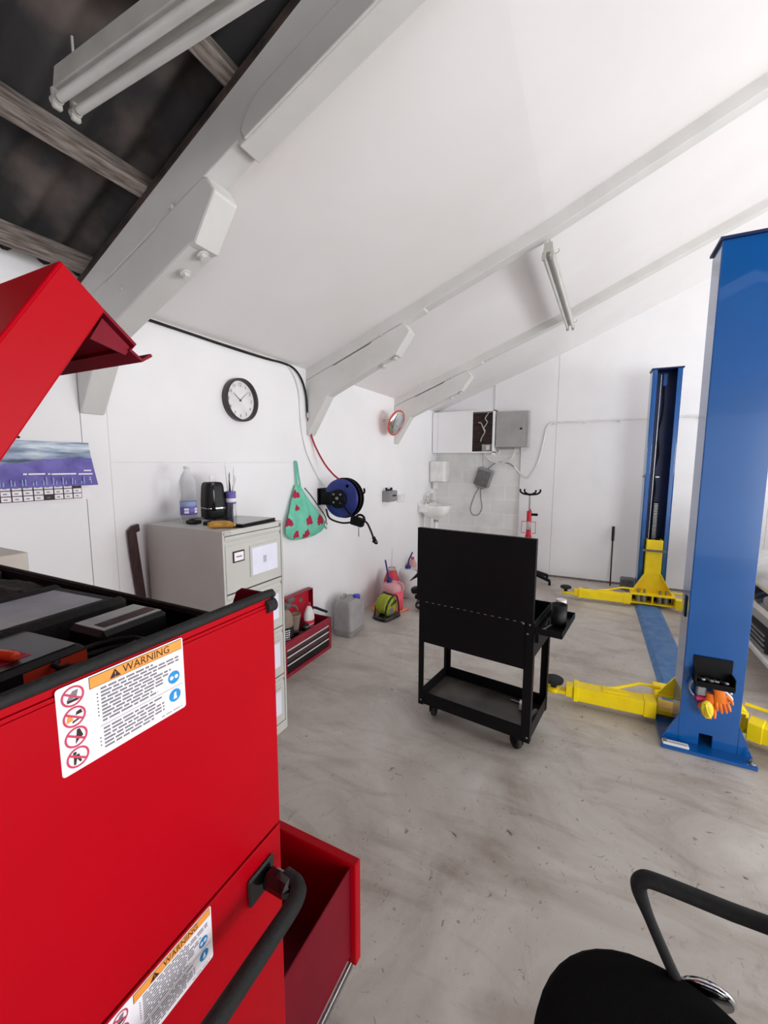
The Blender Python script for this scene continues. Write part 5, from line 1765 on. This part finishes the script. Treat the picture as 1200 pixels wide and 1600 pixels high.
# black caulking gun style tool on left shelf
c = tw(-.06, .06, .80)
m = M().use(BLKPL)
m.box(c[0] - .03, c[0] + .05, c[1] - .03, c[1] + .03, c[2] + .03, c[2] + .075, bev=.012, rot=RY(-.25))
m.tube([(c[0] + .03, c[1], c[2] + .05), (c[0] + .045, c[1] + .01, c[2] + .12), (c[0] + .05, c[1] + .01, c[2] + .21)], [.012, .014, .012], 10)
m.tube([(c[0] - .045, c[1], c[2] + .105), (c[0] + .03, c[1] + .01, c[2] + .17)], [.002, .016], 8)
tag(m.build('hand_drill', None, loc=c), 'angular black hand tool on the trolley left shelf', 'tool')

# ------------------------------------------------------------------ black armchair, bottom right
t = thing('office_chair', 'black office chair with loop arms in near right corner', 'chair', (.30, .82, 0))
m = M().use(FABRIC)
def seat_ring(s, z):
    q = []
    for k in range(40):
        a = 2 * PI * k / 40
        ca, sa = math.cos(a), math.sin(a)
        x = .252 * s * (abs(ca) ** .9) * (1 if ca > 0 else -1)
        y = .268 * s * (abs(sa) ** .92) * (1 if sa > 0 else -1)
        q.append(Vector((.20 + x, .845 + y, z - .012 * max(0, -x / .275) ** 2)))
    return q
m.loft([seat_ring(.84, .375), seat_ring(.97, .39), seat_ring(1.0, .42), seat_ring(.985, .448), seat_ring(.93, .462), seat_ring(.7, .468), seat_ring(.3, .462)])
m.build('seat', None, t)
m = M().use(FABRIC)
rb = []
for i in range(9):
    z = .52 + .5 * i / 8
    s_ = .7 + .3 * math.sin(PI * (i + .9) / 9.8)
    rb.append([Vector((.66 + .02 * i / 8 * 4 + .03 * math.cos(a), .85 + .235 * s_ * math.sin(a), z)) for a in [2 * PI * k / 24 for k in range(24)]])
m.loft(rb)
m.build('backrest', None, t)
m = M().use(BLKPL).tube(bez([(.46, .85, .37), (.62, .85, .37), (.70, .85, .42), (.73, .85, .60), (.74, .85, .75)], 5), .02, 10)
m.build('back_bracket', None, t)
def loop_arm(y, sg):
    b = M().use(RUBBER)
    pts = bez([(.34, y, .672), (.20, y, .676), (.168, y, .668), (.162, y, .64), (.185, y, .58), (.225, y - .01 * sg, .50), (.262, y - .02 * sg, .435), (.30, y - .05 * sg, .395), (.36, y - .055 * sg, .392), (.41, y - .04 * sg, .43), (.455, y - .02 * sg, .52), (.50, y, .61), (.51, y, .655), (.49, y, .672), (.34, y, .672)], 6)[:-1]
    R = []
    for p in pts:
        w = min(1, max(0, (p.z - .56) / .1))
        R.append(.0125 + .006 * w * w * (3 - 2 * w))
    b.tube(pts, R, 14, closed=True)
    a = b.build('armrest', None, t, label='black loop armrest')
loop_arm(1.105, 1)
loop_arm(.595, -1)
m = M().use(GLOSSBLK).lathe([(.05, -.01), (.05, .008), (.042, .012), (0, .012)], (.318, 1.118, .42), RX(-1.2), 24)
m.use(CHROME).lathe([(.05, .006), (.056, .004), (.056, -.004), (.05, -.008)], (.318, 1.118, .42), RX(-1.2), 24)
m.build('arm_mount', None, t, label='black disc with chrome rim under the arm')
m = M().use(CHROME).cyl((.275, .85, .12), (.275, .85, .36), .025, n=16)
m.use(BLKPL).cyl((.275, .85, .1), (.275, .85, .24), .035, n=16)
m.box(.14, .46, .75, .95, .35, .378, bev=.006)
m.build('gas_lift', None, t)
for k in range(5):
    a = 2 * PI * k / 5 + .3
    ex, ey = .275 + .29 * math.cos(a), .85 + .29 * math.sin(a)
    m = M().use(BLKPL).tube([(.275, .85, .115), (ex, ey, .075)], [.03, .018], 10)
    m.use(RUBBER).cyl((ex - .012, ey, .03), (ex + .012, ey, .03), .03, n=16)
    m.use(BLKPL).cyl((ex, ey, .03), (ex, ey, .08), .008, n=8)
    m.build('leg', None, t)

# ------------------------------------------------------------------ white car at right
t = thing('car', 'white car nosing in behind the near blue lift post', 'car', (3.3, 4.4, 0))
CYC = 4.42
m = M().use(CARW)
# sections along x: (x, half width, z_bottom, z_belt, z_top, top half width)
secs = [(1.255, .62, .36, .55, .70, .58), (1.25, .70, .26, .52, .72, .62), (1.30, .80, .22, .60, .80, .68), (1.42, .86, .20, .66, .88, .72), (1.75, .90, .19, .74, .95, .74),
        (2.15, .91, .19, .80, 1.0, .74), (2.45, .91, .19, .86, 1.04, .72), (3.0, .91, .19, .92, 1.46, .60), (3.4, .91, .19, .93, 1.52, .58), (4.3, .91, .19, .94, 1.5, .57), (4.9, .89, .22, .95, 1.4, .55), (5.25, .84, .28, .9, 1.02, .6), (5.35, .74, .34, .7, .85, .6)]
rings = []
for x, hw, zb_, zm, zt_, tw_ in secs:
    pts = [(-hw * .92, zb_), (-hw, zb_ + .1), (-hw * 1.0, zm - .04), (-hw * .965, zm + .02), (-tw_, zt_ - .02), (-tw_ * .85, zt_), (0, zt_ + .015), (tw_ * .85, zt_), (tw_, zt_ - .02), (hw * .965, zm + .02), (hw, zm - .04), (hw, zb_ + .1), (hw * .92, zb_), (0, zb_)]
    rings.append([Vector((x + .10 * (p[0] / .9) ** 2 * (1 if x < 1.6 else 0), CYC + p[0], p[1])) for p in pts])
m.loft(rings)
m.build('body', None, t)
m = M().use(GLASSDK)
for y0, y1 in ((CYC - .55, CYC + .55),):
    m.prism([(2.47, 1.052), (3.0, 1.482), (2.99, 1.492), (2.46, 1.062)], y0, y1)
m.build('windscreen', None, t)
m = M().use(GLASSDK)
m.prism([(1.235, .585), (1.30, .70), (1.36, .70), (1.30, .585)], CYC - .60, CYC + .60)
m.use(CARW).prism([(1.225, .55), (1.236, .59), (1.30, .59), (1.30, .55)], CYC - .64, CYC + .64)
m.build('upper_grille', None, t, label='dark band between the headlights')
for sg in (-1, 1):
    m = M().use(MGREY).sphere((1.30, CYC + sg * .36, .625), .1, 18, 12, (.5, 1.5, .55))
    m.build('headlight', None, t, label='silver headlight')
m = M().use(BLKPL).prism([(1.245, .27), (1.235, .43), (1.30, .43), (1.30, .27)], CYC - .48, CYC + .48)
for k in range(4):
    m.use(MGREY).box(1.228, 1.24, CYC - .46, CYC + .46, .285 + k * .037, .295 + k * .037)
m.use(CARW).box(1.215, 1.3, CYC - .66, CYC + .66, .21, .262, bev=.012)
m.build('lower_grille', None, t, label='dark slatted lower grille')
for x in (2.05, 4.55):
    for sg in (-1, 1):
        y = CYC + sg * .82
        m = M().use(RUBBER).lathe([(.2, -.1), (.30, -.1), (.315, -.07), (.315, .07), (.30, .1), (.2, .1)], (x, y, .315), RX(PI / 2), 32)
        m.use(STEEL).lathe([(.205, -.09), (.205, .09), (0, .06)], (x, y, .315), RX(PI / 2), 24)
        m.build('wheel', None, t)

# ------------------------------------------------------------------ lights
def area(name, loc, rot, sx, sy, power, col=(1, 1, 1)):
    d = bpy.data.lights.new(name, 'AREA')
    d.shape = 'RECTANGLE'
    d.size = sx
    d.size_y = sy
    d.energy = power
    d.color = col
    o = bpy.data.objects.new(name, d)
    COL.objects.link(o)
    o.location = loc
    o.rotation_euler = rot
    return o
area('daylight_right_door', (6.6, 3.3, 1.25), (0, math.radians(56), 0), 2.2, 5.2, 375, (.97, .99, 1))
area('daylight_near_door', (4.4, -2.8, 1.3), (math.radians(90), 0, math.radians(-18)), 4.0, 2.4, 300, (.97, .99, 1))
w = bpy.data.worlds.new('World')
SC.world = w
w.use_nodes = True
w.node_tree.nodes['Background'].inputs['Color'].default_value = (.92, .95, 1, 1)
w.node_tree.nodes['Background'].inputs['Strength'].default_value = 1.0

# ------------------------------------------------------------------ camera
pitch, roll, yaw = .1176, .0024, -.4605
f = Vector((math.sin(yaw) * math.cos(pitch), math.cos(yaw) * math.cos(pitch), -math.sin(pitch)))
r0 = Vector((math.cos(yaw), -math.sin(yaw), 0))
u0 = r0.cross(f)
r = r0 * math.cos(roll) + u0 * math.sin(roll)
u = u0 * math.cos(roll) - r0 * math.sin(roll)
cd = bpy.data.cameras.new('Camera')
cam = bpy.data.objects.new('Camera', cd)
COL.objects.link(cam)
mw = Matrix((r, u, -f)).transposed().to_4x4()
mw.translation = (0, 0, 1.69)
cam.matrix_world = mw
cd.sensor_fit = 'HORIZONTAL'
cd.sensor_width = 36
cd.lens = 650 / 1200 * 36
cd.clip_start = .02
SC.camera = cam
SC.view_settings.view_transform = 'Standard'
SC.view_settings.look = 'None'
SC.view_settings.exposure = 0.16
SC.view_settings.gamma = 1.0
SC.view_settings.use_curve_mapping = False
SC.cycles.use_denoising = True
SC.cycles.max_bounces = 10
SC.cycles.diffuse_bounces = 6
for o in bpy.data.objects:
    if '_o' in o:
        del o['_o']
